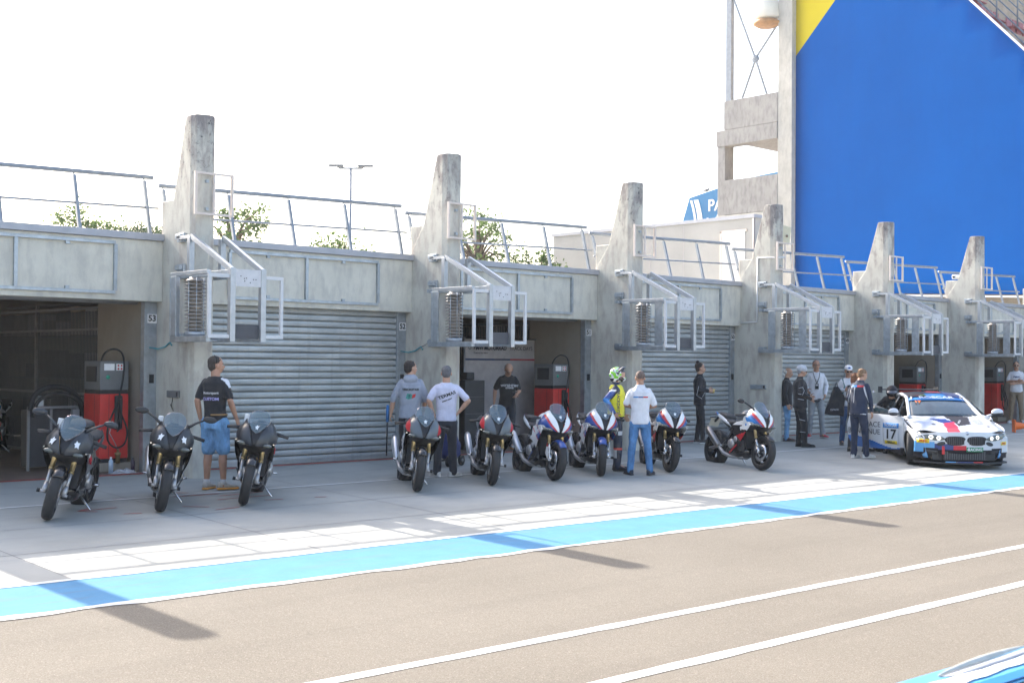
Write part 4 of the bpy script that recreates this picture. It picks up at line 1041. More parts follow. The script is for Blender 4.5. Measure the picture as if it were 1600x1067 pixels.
def patch_on(o,garm,name,outl,origin,xdir,ydir,mtl,off=.004,step=.03):
    M_=frame3(origin,xdir,ydir); zz=(M_.to_3x3()@Vector((0,0,1))).normalized()
    me=garm.data; bvh=BVHTree.FromPolygons([v.co.copy() for v in me.vertices],[tuple(p.vertices) for p in me.polygons])
    def fn(u,v):
        p=M_@Vector((u,v,0)); h=bvh.ray_cast(p+zz*.3,-zz,.8); return (h[0]+zz*off) if h[0] is not None else p
    return cut_plate(name,outl,step,fn,mtl,o,0)
def person(pos,hd,h,label,*,lean=0,side=0,twist=0,headyaw=0,headpitch=0,skinm=SK,hair=(.05,.035,.025),hairstyle='short',feet=((0,.11,8),(0.02,-.11,-8)),
           armL=None,armR=None,top=('tee',None),legs=('trousers',None),shoes=(.6,.6,.6),sole=(.75,.75,.75),shoulder=.162,girth=1.0,curl=.5,glasses=None,socks=None,bare_head=True,hips=None,knees=None,cat='person',palmL=None,palmR=None,sleeve=None):
    t=thing('person',(pos[0],pos[1],gz(pos[1])+.004),rad(hd),label,cat); sc=h/1.77; t.scale=(sc,sc,sc)
    P=Person(); P.t=t
    hip=Vector(hips or (0,0,.93)); RL=Matrix.Rotation(rad(lean),3,'Y')@Matrix.Rotation(rad(side),3,'X')@Matrix.Rotation(rad(twist),3,'Z')
    T=lambda p:(hip+RL@(Vector(p)-Vector((0,0,.93))))
    P.T=T
    nar=lambda a:tuple((q[0],q[1]*.86 if abs(q[1])>.2 else q[1],q[2]) for q in a)
    aL=nar(armL or ((-.03,.26,1.16),(.04,.27,.90))); aR=nar(armR or ((-.03,-.26,1.16),(.04,-.27,.90)))
    wid=shoulder; shL=T((-.005,wid-.012,1.405)); shR=T((-.005,-wid+.012,1.405)); arms=[]
    for sg,a in ((1,aL),(-1,aR)):
        e=T(a[0]); w_=T(a[1]); arms.append((shL if sg>0 else shR,e,w_))
    HM=Matrix.Rotation(rad(headyaw),3,'Z')@Matrix.Rotation(rad(headpitch),3,'Y'); nk=T((0.0,0,1.48)); HR=RL@HM if abs(lean)<25 else Matrix.Rotation(rad(lean*.6),3,'Y')@HM
    hc=lambda p:(nk+RL@Vector((.012,0,.02))+HR@(Vector(p)-Vector((0.0,0,1.51))))
    P.hc=hc; P.HR=HR
    # --- body ---
    mb=MB()
    mb.ell(hc((-.008,0,1.672)),(.097,.077,.092),18,12,0,HR); mb.ell(hc((.022,0,1.622)),(.072,.064,.088),16,10,0,HR); mb.ell(hc((.055,0,1.565)),(.034,.038,.026),12,8,0,HR)
    mb.tube([hc((.088,0,1.655)),hc((.113,0,1.618)),hc((.100,0,1.608))],[.009,.014,.010],8)
    mb.ell(hc((.082,0,1.662)),(.018,.05,.010),10,6,0,HR)
    mb.ell(hc((.089,0,1.590)),(.012,.026,.008),10,6,0,HR)
    for sg in (-1,1): mb.ell(hc((-.005,sg*.080,1.632)),(.020,.010,.032),10,8,0,HR)
    limb(mb,[T((-.015,0,1.42)),nk,hc((-.008,0,1.58))],[.070,.062,.060])
    ringloft(mb,[(.92,.08,.12),(1.1,.075,.11),(1.3,.08,.12),(1.40,.05,.11),(1.46,.05,.07)],18,2.2,T)
    for (s_,e,w_),pn,sg in zip(arms,(palmL,palmR),(1,-1)):
        mid=s_.lerp(e,.45); limb(mb,[s_.lerp(mid,.25),mid,e],[.036,.042,.038]); fm=e.lerp(w_,.3); limb(mb,[e,fm,w_],[.040,.041,.026])
        d=(w_-e).normalized(); pn_=Vector(pn) if pn else Vector((0,-sg,0)); hand(mb,w_,d,RL@pn_,RL@Vector((1,0,.3)) ,1,curl) if False else hand(mb,w_,d,RL@pn_,(1,0,.4),curl)
    fts=[];kn=[]
    for i,(fx,fy,fyaw) in enumerate(feet):
        sg=1 if i==0 else -1; hp=hip+Vector((0,sg*.09,-.03)); ank=Vector((fx-.02,fy,.10)); k=Vector(knees[i]) if knees else hp.lerp(ank,.49)+Vector((.025,0,0))
        fts.append(ank); kn.append(k); bl=1 if legs[0]=='shorts' else .55; limb(mb,[hp,hp.lerp(k,.5),k,k.lerp(ank,.35)+Vector((-.012,0,0)),ank],[.085*bl*.9,.075*bl*.95,.054*bl,.056*bl,.034])
        mb.ell(ank+Vector((.05,0,-.045)),(.09,.035,.035),10,6)
    body=remesh(mb,.0085,'body',skinm,t,1); P.body=body
    # --- face ---
    if bare_head:
        for sg in (-1,1):
            e_=MB(); e_.ell(hc((.083,sg*.030,1.645)),(.010,.013,.0085),10,6,0,HR); ey=e_.build('eye',mat('eye_white',(.55,.5,.47),.3,0,.02,3),body)
            e_=MB(); e_.ell(hc((.0905,sg*.030,1.644)),(.004,.0065,.0065),8,6,0,HR); e_.build('iris',BLACK,ey)
            e_=MB(); e_.tube([hc((.092,sg*.012,1.662)),hc((.090,sg*.032,1.667)),hc((.078,sg*.050,1.661))],.0038,6); e_.build('eyebrow',mat('brow_%d'%int(hair[0]*1000),tuple(x*.8 for x in hair),.9,0,.2,20),body)
        e_=MB(); e_.ell(hc((.0965,0,1.588)),(.005,.022,.005),10,6,0,HR); e_.build('lips',mat('lip_skin',(.36,.14,.12),.5,0,.1,20),body)
        hm=mat('hair_%d_%d'%(int(hair[0]*1000),int(hair[2]*1000)),hair,.75,0,.35,45,.5)
        hb=MB()
        if hairstyle in('short','bun'):
            hb.ell(hc((-.020,0,1.686)),(.095,.081,.082),18,12,0,HR); hb.ell(hc((-.052,0,1.645)),(.058,.074,.085),14,10,0,HR)
            if hairstyle=='bun': hb.ell(hc((-.065,0,1.785)),(.036,.036,.034),12,8,0,HR); hb.ell(hc((-.03,0,1.695)),(.098,.085,.085),14,8,0,HR)
        elif hairstyle=='balding': hb.ell(hc((-.040,0,1.660)),(.077,.082,.070),16,10,0,HR); 
        elif hairstyle=='shaved': hb.ell(hc((-.022,0,1.683)),(.092,.0795,.084),16,10,0,HR)
        elif hairstyle=='long': hb.ell(hc((-.020,0,1.690)),(.102,.088,.092),18,12,0,HR); hb.ell(hc((-.05,0,1.62)),(.065,.082,.12),14,10,0,HR)
        if hb.v: remesh(hb,.0085,'hair',hm,body,1,.004,30)
    if glasses:
        g_=MB()
        thin=1 if 'thin' in glasses.name else 0
        for sg in (-1,1):
            if thin: g_.tube([hc((.100,sg*.032+.024*math.cos(q*math.pi/5),1.645+.016*math.sin(q*math.pi/5))) for q in range(11)],.0025,5,cap=False)
            else: g_.ell(hc((.098,sg*.032,1.645)),(.005,.025,.017),12,8,0,HR)
            g_.tube([hc((.094,sg*.058,1.650)),hc((.0,sg*.082,1.650))],.003,5)
        g_.tube([hc((.101,-.012,1.650)),hc((.101,.012,1.650))],.003,5); g_.build('glasses',glasses,body)
    # --- top ---
    kind,tm=top[:2]; G_=girth; mb=MB(); bot=.86 if kind!='suit' else .88
    hem={'tee':.88,'polo':.86,'jacket':.84,'hoodie':.87,'longtee':.86,'suit':.90}[kind]
    fat={'tee':1,'polo':1,'jacket':1.12,'hoodie':1.15,'longtee':1.0,'suit':1.08}[kind]*G_
    ringloft(mb,[(hem,.116*fat,.156*fat),(hem+.06,.114*fat,.153*fat),(1.06,.108*fat,.143*fat),(1.20,.118*fat,.155*fat),(1.32,.125*fat,wid*1.02*fat**.5,-.005),(1.40,.108*fat**.5,wid*1.06,-.012),(1.448,.080,wid*.76,-.012),(1.485,.064,.085,-.008)]+([(1.52,.066,.070,.0)] if kind in('jacket','polo','suit') else []),24,2.4,T)
    slv={'tee':.80,'polo':.85,'jacket':2,'hoodie':2,'longtee':2,'suit':2}[kind]
    if sleeve: slv=sleeve
    for s_,e,w_ in arms:
        r0={'tee':.058,'polo':.058,'jacket':.061,'hoodie':.066,'longtee':.054,'suit':.060}[kind]*G_**.5
        if slv<=1: limb(mb,[s_+(T((0,0,1.42))-s_)*.12,s_.lerp(e,.3),s_.lerp(e,slv)],[r0*.95,r0*.95,r0*.94])
        else:
            en=w_ if slv>=2 else e.lerp(w_,slv-1)
            limb(mb,[s_+(T((0,0,1.42))-s_)*.12,s_.lerp(e,.5),e,e.lerp(en,.5),en],[r0*.98,r0*.92,r0*.80,r0*.72,r0*.56])
    if kind=='hoodie':
        mb.ell(T((-.085,0,1.47)),(.065,.115,.07),14,8); mb.ell(T((-.02,0,1.50)),(.07,.10,.045),14,8)
    P.top=remesh(mb,.0115,{'tee':'t_shirt','polo':'polo_shirt','jacket':'jacket','hoodie':'hooded_sweatshirt','longtee':'long_sleeve_shirt','suit':'riding_suit_top'}[kind],tm,t,2,.006 if kind!='suit' else .005,7,top[2] if len(top)>2 else None,seed=pos[0]*3)
    # --- legs ---
    kind,lm=legs[:2]; mb=MB(); lf={'jeans':.95,'trousers':1.0,'shorts':1.15,'suit':1.05,'slim':.88}[kind]*G_**.7
    RP=lambda p: hip+ (Matrix.Rotation(rad(lean*.35),3,'Y')@(Vector(p)-Vector((0,0,.93))))
    ringloft(mb,[(.80,.098*lf,.148*lf,-.008),(.88,.100*lf,.142*lf,-.008),(.96,.088*lf,.126*lf),(.99,.084*lf,.120*lf)],22,2.3,RP)
    for i in (0,1):
        sg=1 if i==0 else -1; hp=hip+Vector((0,sg*.085,-.07)); k=kn[i]; a=fts[i]
        if kind=='shorts': limb(mb,[hp,hp.lerp(k,.5),k+Vector((0,0,.02))],[.098*lf,.088*lf,.080*lf])
        else: limb(mb,[hp,hp.lerp(k,.5),k,k.lerp(a,.5),a+Vector((-.005,0,-.02))],[.096*lf,.084*lf,.068*lf,.064*lf,{'jeans':.056,'trousers':.062,'suit':.055,'slim':.048}[kind]])
    P.legs=remesh(mb,.0115,{'jeans':'jeans','trousers':'trousers','shorts':'shorts','suit':'riding_suit_trousers','slim':'trousers'}[kind],lm,t,2,.006,8,legs[2] if len(legs)>2 else None,seed=pos[1]*3)
    # --- shoes ---
    SM_=mat('shoe_%d_%d_%d'%tuple(int(x*99) for x in shoes),shoes,.6,0,.15,20); SO=mat('sole_%d'%int(sole[0]*99),sole,.6,0,.05,9)
    for i,(fx,fy,fyaw) in enumerate(feet):
        R_=Matrix.Translation((fx,fy,0))@Matrix.Rotation(rad(fyaw),4,'Z'); mb=MB(); q=MB()
        st=[(-.085,.030,.022,.075),(-.06,.038,.022,.105),(0,.040,.022,.105),(.05,.042,.022,.085),(.11,.048,.022,.065),(.16,.042,.022,.055),(.195,.022,.022,.040)]
        loftx(q,smooth_st(st),16); mb.add([R_@Vector(v) for v in q.v],q.f,0,True); 
        s_=mb.build('shoe',SM_,t)
        q=MB(); loftx(q,smooth_st([(-.092,.030,0,.028),(-.05,.040,0,.028),(.05,.042,0,.026),(.11,.052,0,.026),(.17,.045,0,.026),(.205,.02,.003,.024)]),16,p=4); mb=MB(); mb.add([R_@Vector(v) for v in q.v],q.f,0,True); mb.build('sole',SO,s_)
        if kind=='shorts': mb=MB(); mb.tube([fts[i]+Vector((-.005,0,-.03)),fts[i]+Vector((0,0,.035))],.040,12); mb.build('sock',fabric('sock_white',(.6,.6,.6)),t)
    return P
F_BLACK=fabric('black_cotton',(.018,.018,.022)); F_WHITE=fabric('white_cotton',(.72,.72,.76)); F_LILAC=fabric('pale_lilac_cotton',(.60,.60,.74)); F_GREY=fabric('heather_grey_fleece',(.30,.33,.40)); F_NAVY=fabric('navy_softshell',(.018,.028,.06)); F_DTR=fabric('dark_trouser_cloth',(.03,.032,.042)); F_BEIGE=fabric('khaki_chino',(.24,.18,.12)); F_LGREY=fabric('light_grey_trouser',(.30,.32,.34)); F_YEL=fabric('yellow_bib_cloth',(.85,.80,.05)); J_BLUE=denim('blue_denim',(.08,.20,.40)); J_LIGHT=denim('light_blue_denim',(.16,.32,.52)); J_DARK=denim('dark_blue_denim',(.04,.08,.17))
INKW=mat('white_print',(.5,.5,.53),.6,0,0,3); INKL=mat('lilac_print',(.38,.36,.70),.6,0,0,3)
GLS=mat('dark_glasses',(.015,.015,.018),.1,0,0,3)
# 1 man in black tee and denim shorts, back to us, looking right
p=person((-.65,-2.12),34,1.81,'man in black T-shirt and denim shorts seen from behind between two black motorcycles',headyaw=-48,skinm=SKT,hair=(.045,.035,.03),armL=((-.10,.24,1.17),(-.02,.20,.93)),armR=((-.04,-.27,1.17),(.10,-.30,.93)),
   feet=((0.0,.10,0),(.04,-.12,-42)),top=('tee',[F_BLACK,F_WHITE],lambda c:1 if (c.y<-.10 and c.z>1.34 and c.x>-.05) else 0),legs=('shorts',J_LIGHT),shoes=(.45,.43,.40),sole=(.75,.35,.08),palmR=(0,1,0))
decal(p.t,p.top,'back_print','Motorsport',.046,(-.2,.01,1.27),(0,-1,0),(0,0,1),INKW); decal(p.t,p.top,'back_print','CUSTOM',.052,(-.2,.015,1.19),(0,-1,0),(0,0,1),INKL,wscale=1.1)
mb=MB(); mb.tube([(-.125,0,.985),(-.08,-.13,.985),(.02,-.165,.985)],.012,6); mb.build('belt',mat('brown_belt',(.35,.2,.08),.6,0,.1,9),p.t)
mb=MB(); mb.tube([p.hc((-.01,.085,1.66)),p.hc((-.02,.07,1.735)),p.hc((-.02,0,1.775)),p.hc((-.02,-.07,1.735)),p.hc((-.01,-.085,1.66))],.005,6); mb.build('sunglasses_on_head',GLS,p.t)
# 2 grey hoodie
p=person((2.75,-2.04),52,1.77,'young man in grey hooded sweatshirt holding a blue handled stick beside the second fin',headyaw=-55,hair=(.03,.022,.02),armL=((-.02,.30,1.17),(.02,.34,.96)),armR=((.0,-.27,1.17),(.12,-.24,.98)),top=('hoodie',F_GREY),legs=('trousers',F_BLACK),sleeve=1.35,shoes=(.04,.04,.05),side=0)
for s_,z,sz in (('TRICKSTAR',1.31,.045),):
    decal(p.t,p.top,'back_print',s_,sz,(-.25,.0,z),(0,-1,0),(0,0,1),INK,wscale=1.1)
patch_on(p.t,p.top,'back_emblem',[(-.055,-.03),(-.02,-.05),(.05,-.035),(.07,.0),(.03,.035),(-.03,.04)],(-.25,.02,1.21),(0,-1,0),(0,0,1),mat('green_print',(.05,.22,.20),.7,0,.6,40)); patch_on(p.t,p.top,'back_emblem',[(0,-.04),(.05,-.02),(.06,.03),(.01,.02)],(-.25,-.02,1.215),(0,-1,0),(0,0,1),P_RED,.008)
st=thing('hand_broom',(0,0,0),0,'dark stick with a blue grip held upright by the man in the grey hoodie','stick')
hx=p.t.matrix_basis@Vector((.08,.36,.92)); st.location=(hx.x,hx.y,0)
mb=MB(); mb.tube([(0,0,.22),(.0,-.02,.97)],.012,8); mb.build('shaft',PLB,st); mb=MB(); mb.tube([(0,-.014,.74),(.0,-.022,1.0)],.022,10); mb.build('grip',mat('blue_grip',(.03,.16,.42),.5,0,.1,9),st)
# 3 white tee with hand on hip
p=person((3.09,-2.49),55,1.71,'grey haired man in white T-shirt from behind, hands on his hips, at the second fin',headyaw=-5,headpitch=8,hair=(.12,.12,.13),girth=1.06,shoulder=.175,armL=((-.10,.33,1.20),(.0,.20,1.00)),armR=((-.08,-.40,1.20),(-.02,-.20,1.02)),palmR=(.2,1,0),palmL=(.2,-1,0),
   feet=((0,.14,25),(.03,-.12,-48)),top=('tee',F_LILAC),legs=('trousers',F_DTR),shoes=(.62,.62,.6),sole=(.7,.7,.7))
decal(p.t,p.top,'back_print','TERMAS',.070,(-.25,.0,1.29),(-.0,-1,.38),(0,.38,1),INK,wscale=1.15); decal(p.t,p.top,'back_print','motors sport',.03,(-.25,.0,1.215),(-.0,-1,.38),(0,.38,1),INK)
# 4 man in the garage mouth, black tee
p=person((7.22,.62),-128,1.72,'man with glasses and black T-shirt looking at his hand inside the garage with the banner',lean=17,headpitch=20,headyaw=12,hair=(.28,.28,.29),hairstyle='balding',skinm=SK,armR=((-.05,-.28,1.17),(.02,-.30,.93)),armL=((.05,.27,1.18),(.30,.14,1.16)),palmL=(0,0,1),top=('tee',F_BLACK),legs=('trousers',F_DTR),glasses=mat('thin_glasses',(.10,.06,.05),.2,0,0,3),girth=1.05)
decal(p.t,p.top,'chest_print','WORLD CREW',.05,(.3,.03,1.27),(0,1,0),(-.15,0,1),INKW,bold=.005)
decal(p.t,p.top,'chest_print','LE MANS',.04,(.3,.03,1.225),(0,1,0),(-.15,0,1),INKW,bold=.003)
mb=MB(); mb.box(.36,.50,.08,.16,1.125,1.138); mb.build('held_phone',BLACK,p.t)
# 5 rider in yellow bib with helmet
SUITB=mat('blue_black_leather',(.02,.03,.06),.4,0,.3,9)
def ridercol(c): return 0
p=person((6.21,-3.15),-52,1.70,'rider in green patterned helmet and yellow bib over a blue and black leather suit',bare_head=False,skinm=SK,armR=((-.16,-.26,1.22),(-.02,-.25,1.00)),armL=((-.02,.28,1.18),(.12,.24,.96)),feet=((.02,.13,15),(.06,-.13,-10)),girth=1.1,
   top=('suit',[SUITB,P_BLUE,P_WHITE,P_LBLUE],lambda c:(2 if (abs(c.y)>.19 and 1.36<c.z<1.40) else (3 if abs(c.y)>.2 and 1.15<c.z<1.25 else (1 if abs(c.y)>.2 and 1.0<c.z<1.36 else 0)))),
   legs=('suit',[SUITB,P_WHITE,mat('orange_red_leather',(.75,.12,.08),.5,0,.1,8)],lambda c:(1 if .22<c.z<.36 and c.x<.03 else (2 if .36<=c.z<.40 else (1 if .62<c.z<.68 and c.x>.05 else 0)))),shoes=(.05,.04,.05),sole=(.05,.05,.05))
mb=MB(); ringloft(mb,[(.93,.150,.185),(1.06,.145,.175),(1.2,.152,.185),(1.32,.155,.18),(1.42,.125,.14),(1.475,.09,.10)],24,2.6,p.T)
bib=remesh(mb,.012,'yellow_bib',F_YEL,p.t,1,.006,6); decal(p.t,bib,'bib_lettering','TRACKDAYS',.085,(.3,-.03,1.19),(0,.0,-1),(.0,1,0),mat('bib_print',(.10,.12,.10),.6,0,0,3)) ; decal(p.t,bib,'bib_lettering','TRACKDAYS',.07,(0.05,-.4,1.19),(0,.0,-1),(1,0,0),mat('bib_print',(.10,.12,.10),.6,0,0,3))
def helmet(p,mats,fn,visor=BLACK,k=1.0,opened=True):
    mb=MB(); hc,HR=p.hc,p.HR
    mb.ell(hc((.0,0,1.668)),(.140*k,.118*k,.125*k),26,18,0,HR); mb.ell(hc((.055,0,1.595)),(.100*k,.092*k,.065*k),20,12,0,HR); mb.ell(hc((-.03,0,1.60)),(.098*k,.100*k,.08*k),18,12,0,HR)
    inv=HR.inverted(); base=hc((0,0,1.668))
    o=remesh(mb,.010,'helmet',mats,p.t,2,0,1,lambda c: fn(inv@(c-base)))
    return o
GRH=paint('neon_green_gloss',(.22,.62,.04)); 
def hcol(q):
    if q.x>.085 and -.055<q.z<.035 and abs(q.y)<.10: return 3
    n_=mnoise.noise(Vector((q.x*16,q.y*16,q.z*22)))
    if q.z<-.075: return 2 if n_<.1 else 1
    if q.x>.03 and q.z>.02: return 2 if n_<.2 else 1
    return 0 if n_>.05 else (1 if n_>-.28 else 2)
h_=helmet(p,[GRH,P_WHITE,P_GLOSS,SK],hcol)
mb=MB(); M_=p.HR@Matrix.Rotation(rad(-38),3,'Y'); mb.ell(p.hc((.060,0,1.735)),(.105,.112,.035),20,10,0,M_); mb.build('visor',mat('smoke_visor',(.03,.035,.05),.1,0,0,3,coat=1),h_)
# 6 white polo, jeans
p=person((6.08,-3.79),47,1.69,'shaven headed man in white polo and blue jeans seen from behind, talking to the rider',headyaw=3,skinm=SKT,hair=(.16,.11,.09),hairstyle='shaved',girth=1.04,shoulder=.170,armL=((.02,.28,1.18),(.20,.14,1.14)),armR=((.0,-.29,1.17),(.22,-.14,1.12)),
   feet=((0,.165,20),(.0,-.17,-25)),top=('polo',F_WHITE),legs=('jeans',J_BLUE),shoes=(.03,.04,.06),sole=(.04,.04,.05),curl=.8)
def band(p,z,parts,hw,hh,sgn=-1):
    n=len(parts); 
    for i,m_ in enumerate(parts):
        a=-hw+2*hw*i/n; b_=-hw+2*hw*(i+1)/n
        patch_on(p.t,p.top,'back_stripe',[(a,-hh),(b_-.001,-hh),(b_-.001,hh),(a,hh)],(sgn*.3,0,z),(0,sgn,0),(0,0,1),m_,.004,.03)
band(p,1.315,[P_LBLUE,P_BLUE,P_RED],.125,.011)
# 7 woman with cup
p=person((11.76,-.48),-44,1.72,'woman with hair bun in long black jacket holding a small cup by shutter 50',hairstyle='bun',hair=(.035,.022,.018),skinm=SK,armL=((-.02,.24,1.17),(.20,.10,1.14)),armR=((-.06,-.25,1.17),(.16,-.14,1.16)),feet=((-.03,.07,5),(.08,-.08,0)),shoulder=.15,
   top=('jacket',F_BLACK),legs=('slim',fabric('black_trouser',(.022,.022,.026))),shoes=(.05,.05,.055),sole=(.7,.7,.7),palmL=(0,-1,0),palmR=(0,1,0),curl=.8)
mb=MB(); mb.lathe(p.T((.30,0.02,1.10)),(0,0,1),[(0,0),(.025,0),(.034,.09),(.031,.09),(.023,.006),(0,.006)],16); c_=mb.build('held_cup',mat('clear_cup_beer',(.62,.45,.16),.2,0,.05,5),p.t)
mb=MB(); mb.tube([p.T((-.06,-.275,1.25)),p.T((-.10,-.245,1.05)),p.T((.02,-.235,.98))],.005,5); mb.tube([p.T((.03,-.215,1.02)),p.T((.11,-.17,1.15))],.005,5); mb.build('jacket_piping',INKW,p.t)
# 8 white haired man mostly hidden
p=person((14.25,-.95),-60,1.64,'white haired man in black jacket and jeans behind the man in the hair net',hair=(.55,.55,.55),hairstyle='balding',skinm=SK,top=('jacket',F_BLACK),legs=('jeans',J_LIGHT),shoes=(.10,.06,.05),sole=(.1,.1,.1),headyaw=-10,headpitch=10)
# 9 man with hair net
p=person((13.3,-1.94),-42,1.73,'man in black riding suit with a pale hair net, beside the rightmost motorcycle',bare_head=True,hair=(.30,.30,.31),skinm=SK,girth=1.12,headpitch=12,headyaw=-6,armR=((-.06,-.27,1.18),(.18,-.22,1.04)),armL=((.0,.26,1.18),(.22,.12,1.10)),feet=((.02,.10,8),(.10,-.11,-6)),
   top=('jacket',F_BLACK),legs=('suit',F_BLACK),shoes=(.02,.02,.022),sole=(.03,.03,.03),glasses=mat('thin_glasses',(.10,.06,.05),.2,0,0,3),curl=.9)
mb=MB(); mb.ell(p.hc((-.015,0,1.695)),(.115,.096,.088),20,12,0,p.HR); remesh(mb,.010,'hair_net',fabric('pale_net',(.50,.52,.56)),p.t,1,.006,22)
mb=MB(); 
for a in ([(-.10,-.285,1.27),(-.02,-.29,1.29),(.02,-.285,1.22),(-.02,-.275,1.12)],[(-.11,-.27,1.15),(-.04,-.29,1.14)],[(-.11,-.25,1.04),(.02,-.26,1.02)]): mb.tube([p.T(q) for q in a],.006,5)
mb.tube([(-.07,-.21,.60),(.06,-.21,.57)],.006,5); mb.tube([(-.05,-.19,.33),(.07,-.2,.32)],.005,5); mb.build('reflective_piping',INKW,p.t)
mb=MB(); mb.ell(p.T((.32,-.18,1.00)),(.07,.035,.03),12,8); mb.ell(p.T((.38,-.16,1.03)),(.05,.02,.02),10,6); mb.build('held_gloves',BLACK,p.t)
# 10 white long sleeves with lanyard
p=person((15.76,-.71),-140,1.82,'tall man in white long sleeved shirt with badge lanyard, grey trousers and red shoes',hair=(.16,.12,.10),skinm=SKT,armR=((-.04,-.26,1.18),(.12,-.20,1.08)),armL=((-.02,.28,1.17),(.12,.22,.98)),feet=((.03,.15,28),(.0,-.14,-20)),top=('longtee',F_WHITE),legs=('trousers',F_LGREY),shoes=(.42,.03,.05),sole=(.6,.6,.6),glasses=mat('thin_glasses',(.10,.06,.05),.2,0,0,3),headyaw=6)
mb=MB(); mb.tube([p.T((.05,.075,1.47)),p.T((.128,.05,1.36)),p.T((.132,.0,1.22))],.007,5); mb.tube([p.T((.05,-.075,1.47)),p.T((.128,-.05,1.36)),p.T((.132,.0,1.22))],.007,5); ly=mb.build('lanyard',BLACK,p.t)
mb=MB(); mb.box(.134,.145,-.04,.04,1.10,1.22); bdg=mb.build('badge',BLACK,ly); mb=MB(); mb.box(.146,.149,-.03,.03,1.175,1.205); mb.build('badge_stripe',INKW,bdg)
# 11 man with white cap, phone, tote bag
p=person((14.82,-2.15),-138,1.74,'man with white cap and sunglasses holding a phone, dark tote bag at his side',hair=(.2,.18,.16),skinm=SKT,glasses=GLS,armR=((-.06,-.27,1.18),(.14,-.10,1.22)),armL=((.0,.26,1.18),(.20,.06,1.22)),feet=((.0,.10,10),(.02,-.14,-12)),top=('longtee',[F_WHITE,F_BLACK],lambda c:1 if (c.y>.12 and c.z>1.2) or (1.08<c.z<1.14 and c.y<-.2) else 0),legs=('jeans',J_DARK),shoes=(.05,.04,.04),sole=(.1,.09,.08),headpitch=8,curl=.8)
mb=MB(); mb.ell(p.hc((-.012,0,1.715)),(.105,.087,.070),20,12,0,p.HR); cp=remesh(mb,.009,'cap',fabric('white_cap',(.74,.74,.76)),p.t,1); mb=MB(); mb.ell(p.hc((.105,0,1.695)),(.07,.065,.010),16,6,0,p.HR); mb.build('cap_brim',fabric('white_cap',(.74,.74,.76)),cp)
mb=MB(); mb.ell(p.hc((.088,0,1.73)),(.008,.032,.018),12,6,0,p.HR); mb.build('cap_badge',P_BLUE,cp)
mb=MB(); mb.box(.22,.24,-.06,.02,1.22,1.33); mb.build('held_phone',BLACK,p.t)
mb=MB(); mb.tube([p.T((.02,-.13,1.47)),p.T((.12,-.10,1.30)),p.T((.10,-.16,1.05))],.014,6); mb.build('rucksack_strap',mat('teal_strap',(.04,.15,.16),.7,0,.1,9),p.t)
tb=thing('tote_bag',(0,0,0),0,'black triangular tote bag with white print held by the man in the cap','bag')
q=p.t.matrix_basis@Vector((.12,-.30,0)); tb.location=(q.x,q.y,0); tb.rotation_euler=(0,0,rad(-138+8))
mb=MB(); loftx(mb,[(-.03,.05,.97,1.12),(0,.14,.62,1.16),(.04,.20,.56,1.10),(.07,.10,.58,.9)],16,p=3)
q_=MB(); q_.prism([(-.26,.60),(.16,.56),(.20,.95),(.05,1.20),(-.04,1.20)],lambda y,z:(-.0,y,z),0,(.08,0,0)); remesh(q_,.012,'bag_body',F_BLACK,tb,4,.01,6)
text('bag_print','ESPACE',.055,tb,INKW,frame3((.096,-.05,.70),(0,1,.05),(0,0,1)),.002); mb=MB(); mb.tube([(.03,-.02,1.18),(.04,.0,1.30),(.04,.05,1.18)],.01,6); mb.build('handle',F_BLACK,tb)
# 12 navy jacket man
p=person((12.30,-3.96),6,1.76,'fair haired man in navy team jacket and navy trousers standing at the open car door',headyaw=-28,headpitch=14,hair=(.22,.13,.07),skinm=SK,armR=((.02,-.25,1.17),(.10,-.26,.93)),armL=((-.04,.24,1.17),(.08,.16,.95)),feet=((.02,.10,2),(.10,-.12,-30)),top=('jacket',[F_NAVY,INKW],lambda c:0),legs=('trousers',F_NAVY),shoes=(.66,.66,.64),sole=(.72,.72,.7),lean=7)
for y0,y1 in ((.13,.20),(.04,.06),(-.13,-.20)):
    z0=1.40; patch_on(p.t,p.top,'white_piping',[(-y0-.010,.0),(-y0+.010,0),(-y1+.006,-.32),(-y1-.006,-.32)],(-.3,0,z0),(0,-1,0),(0,0,1),INKW,.004)
patch_on(p.t,p.top,'back_emblem',[(-.12,0),(.0,0),(.0,.035),(-.12,.035)],(-.3,0,1.385),(0,-1,0),(0,0,1),P_LBLUE,.007); patch_on(p.t,p.top,'back_emblem',[(.002,0),(.13,0),(.13,.035),(.002,.035)],(-.3,0,1.385),(0,-1,0),(0,0,1),P_RED,.007)
mb=MB(); ringloft(mb,[(.845,.128,.176),(.86,.129,.178)],22,2.3,p.T); mb.build('shirt_hem',F_WHITE,p.t)
mb=MB(); mb.lathe(p.T((.0,-.285,1.30)),(-.3,-1,0),[(0,0.0),(.028,0.0),(.028,-.01)],5); mb.build('sleeve_star',INKW,p.t)
# 13 auburn haired person hidden behind him
p=person((13.45,-3.15),-20,1.62,'auburn haired person in black with white sleeve trim, hidden behind the man in navy',hair=(.20,.08,.035),hairstyle='long',headpitch=10,armL=((.0,.30,1.18),(.16,.26,1.05)),armR=((-.06,-.28,1.18),(.1,-.26,.98)),top=('jacket',[F_BLACK,INKW],lambda c:1 if abs(c.y)>.25 and (int(c.z*22)%3==0) else 0),legs=('suit',F_BLACK),shoes=(.02,.02,.02),sole=(.03,.03,.03),feet=((0,.12,10),(.28,-.06,-12)))
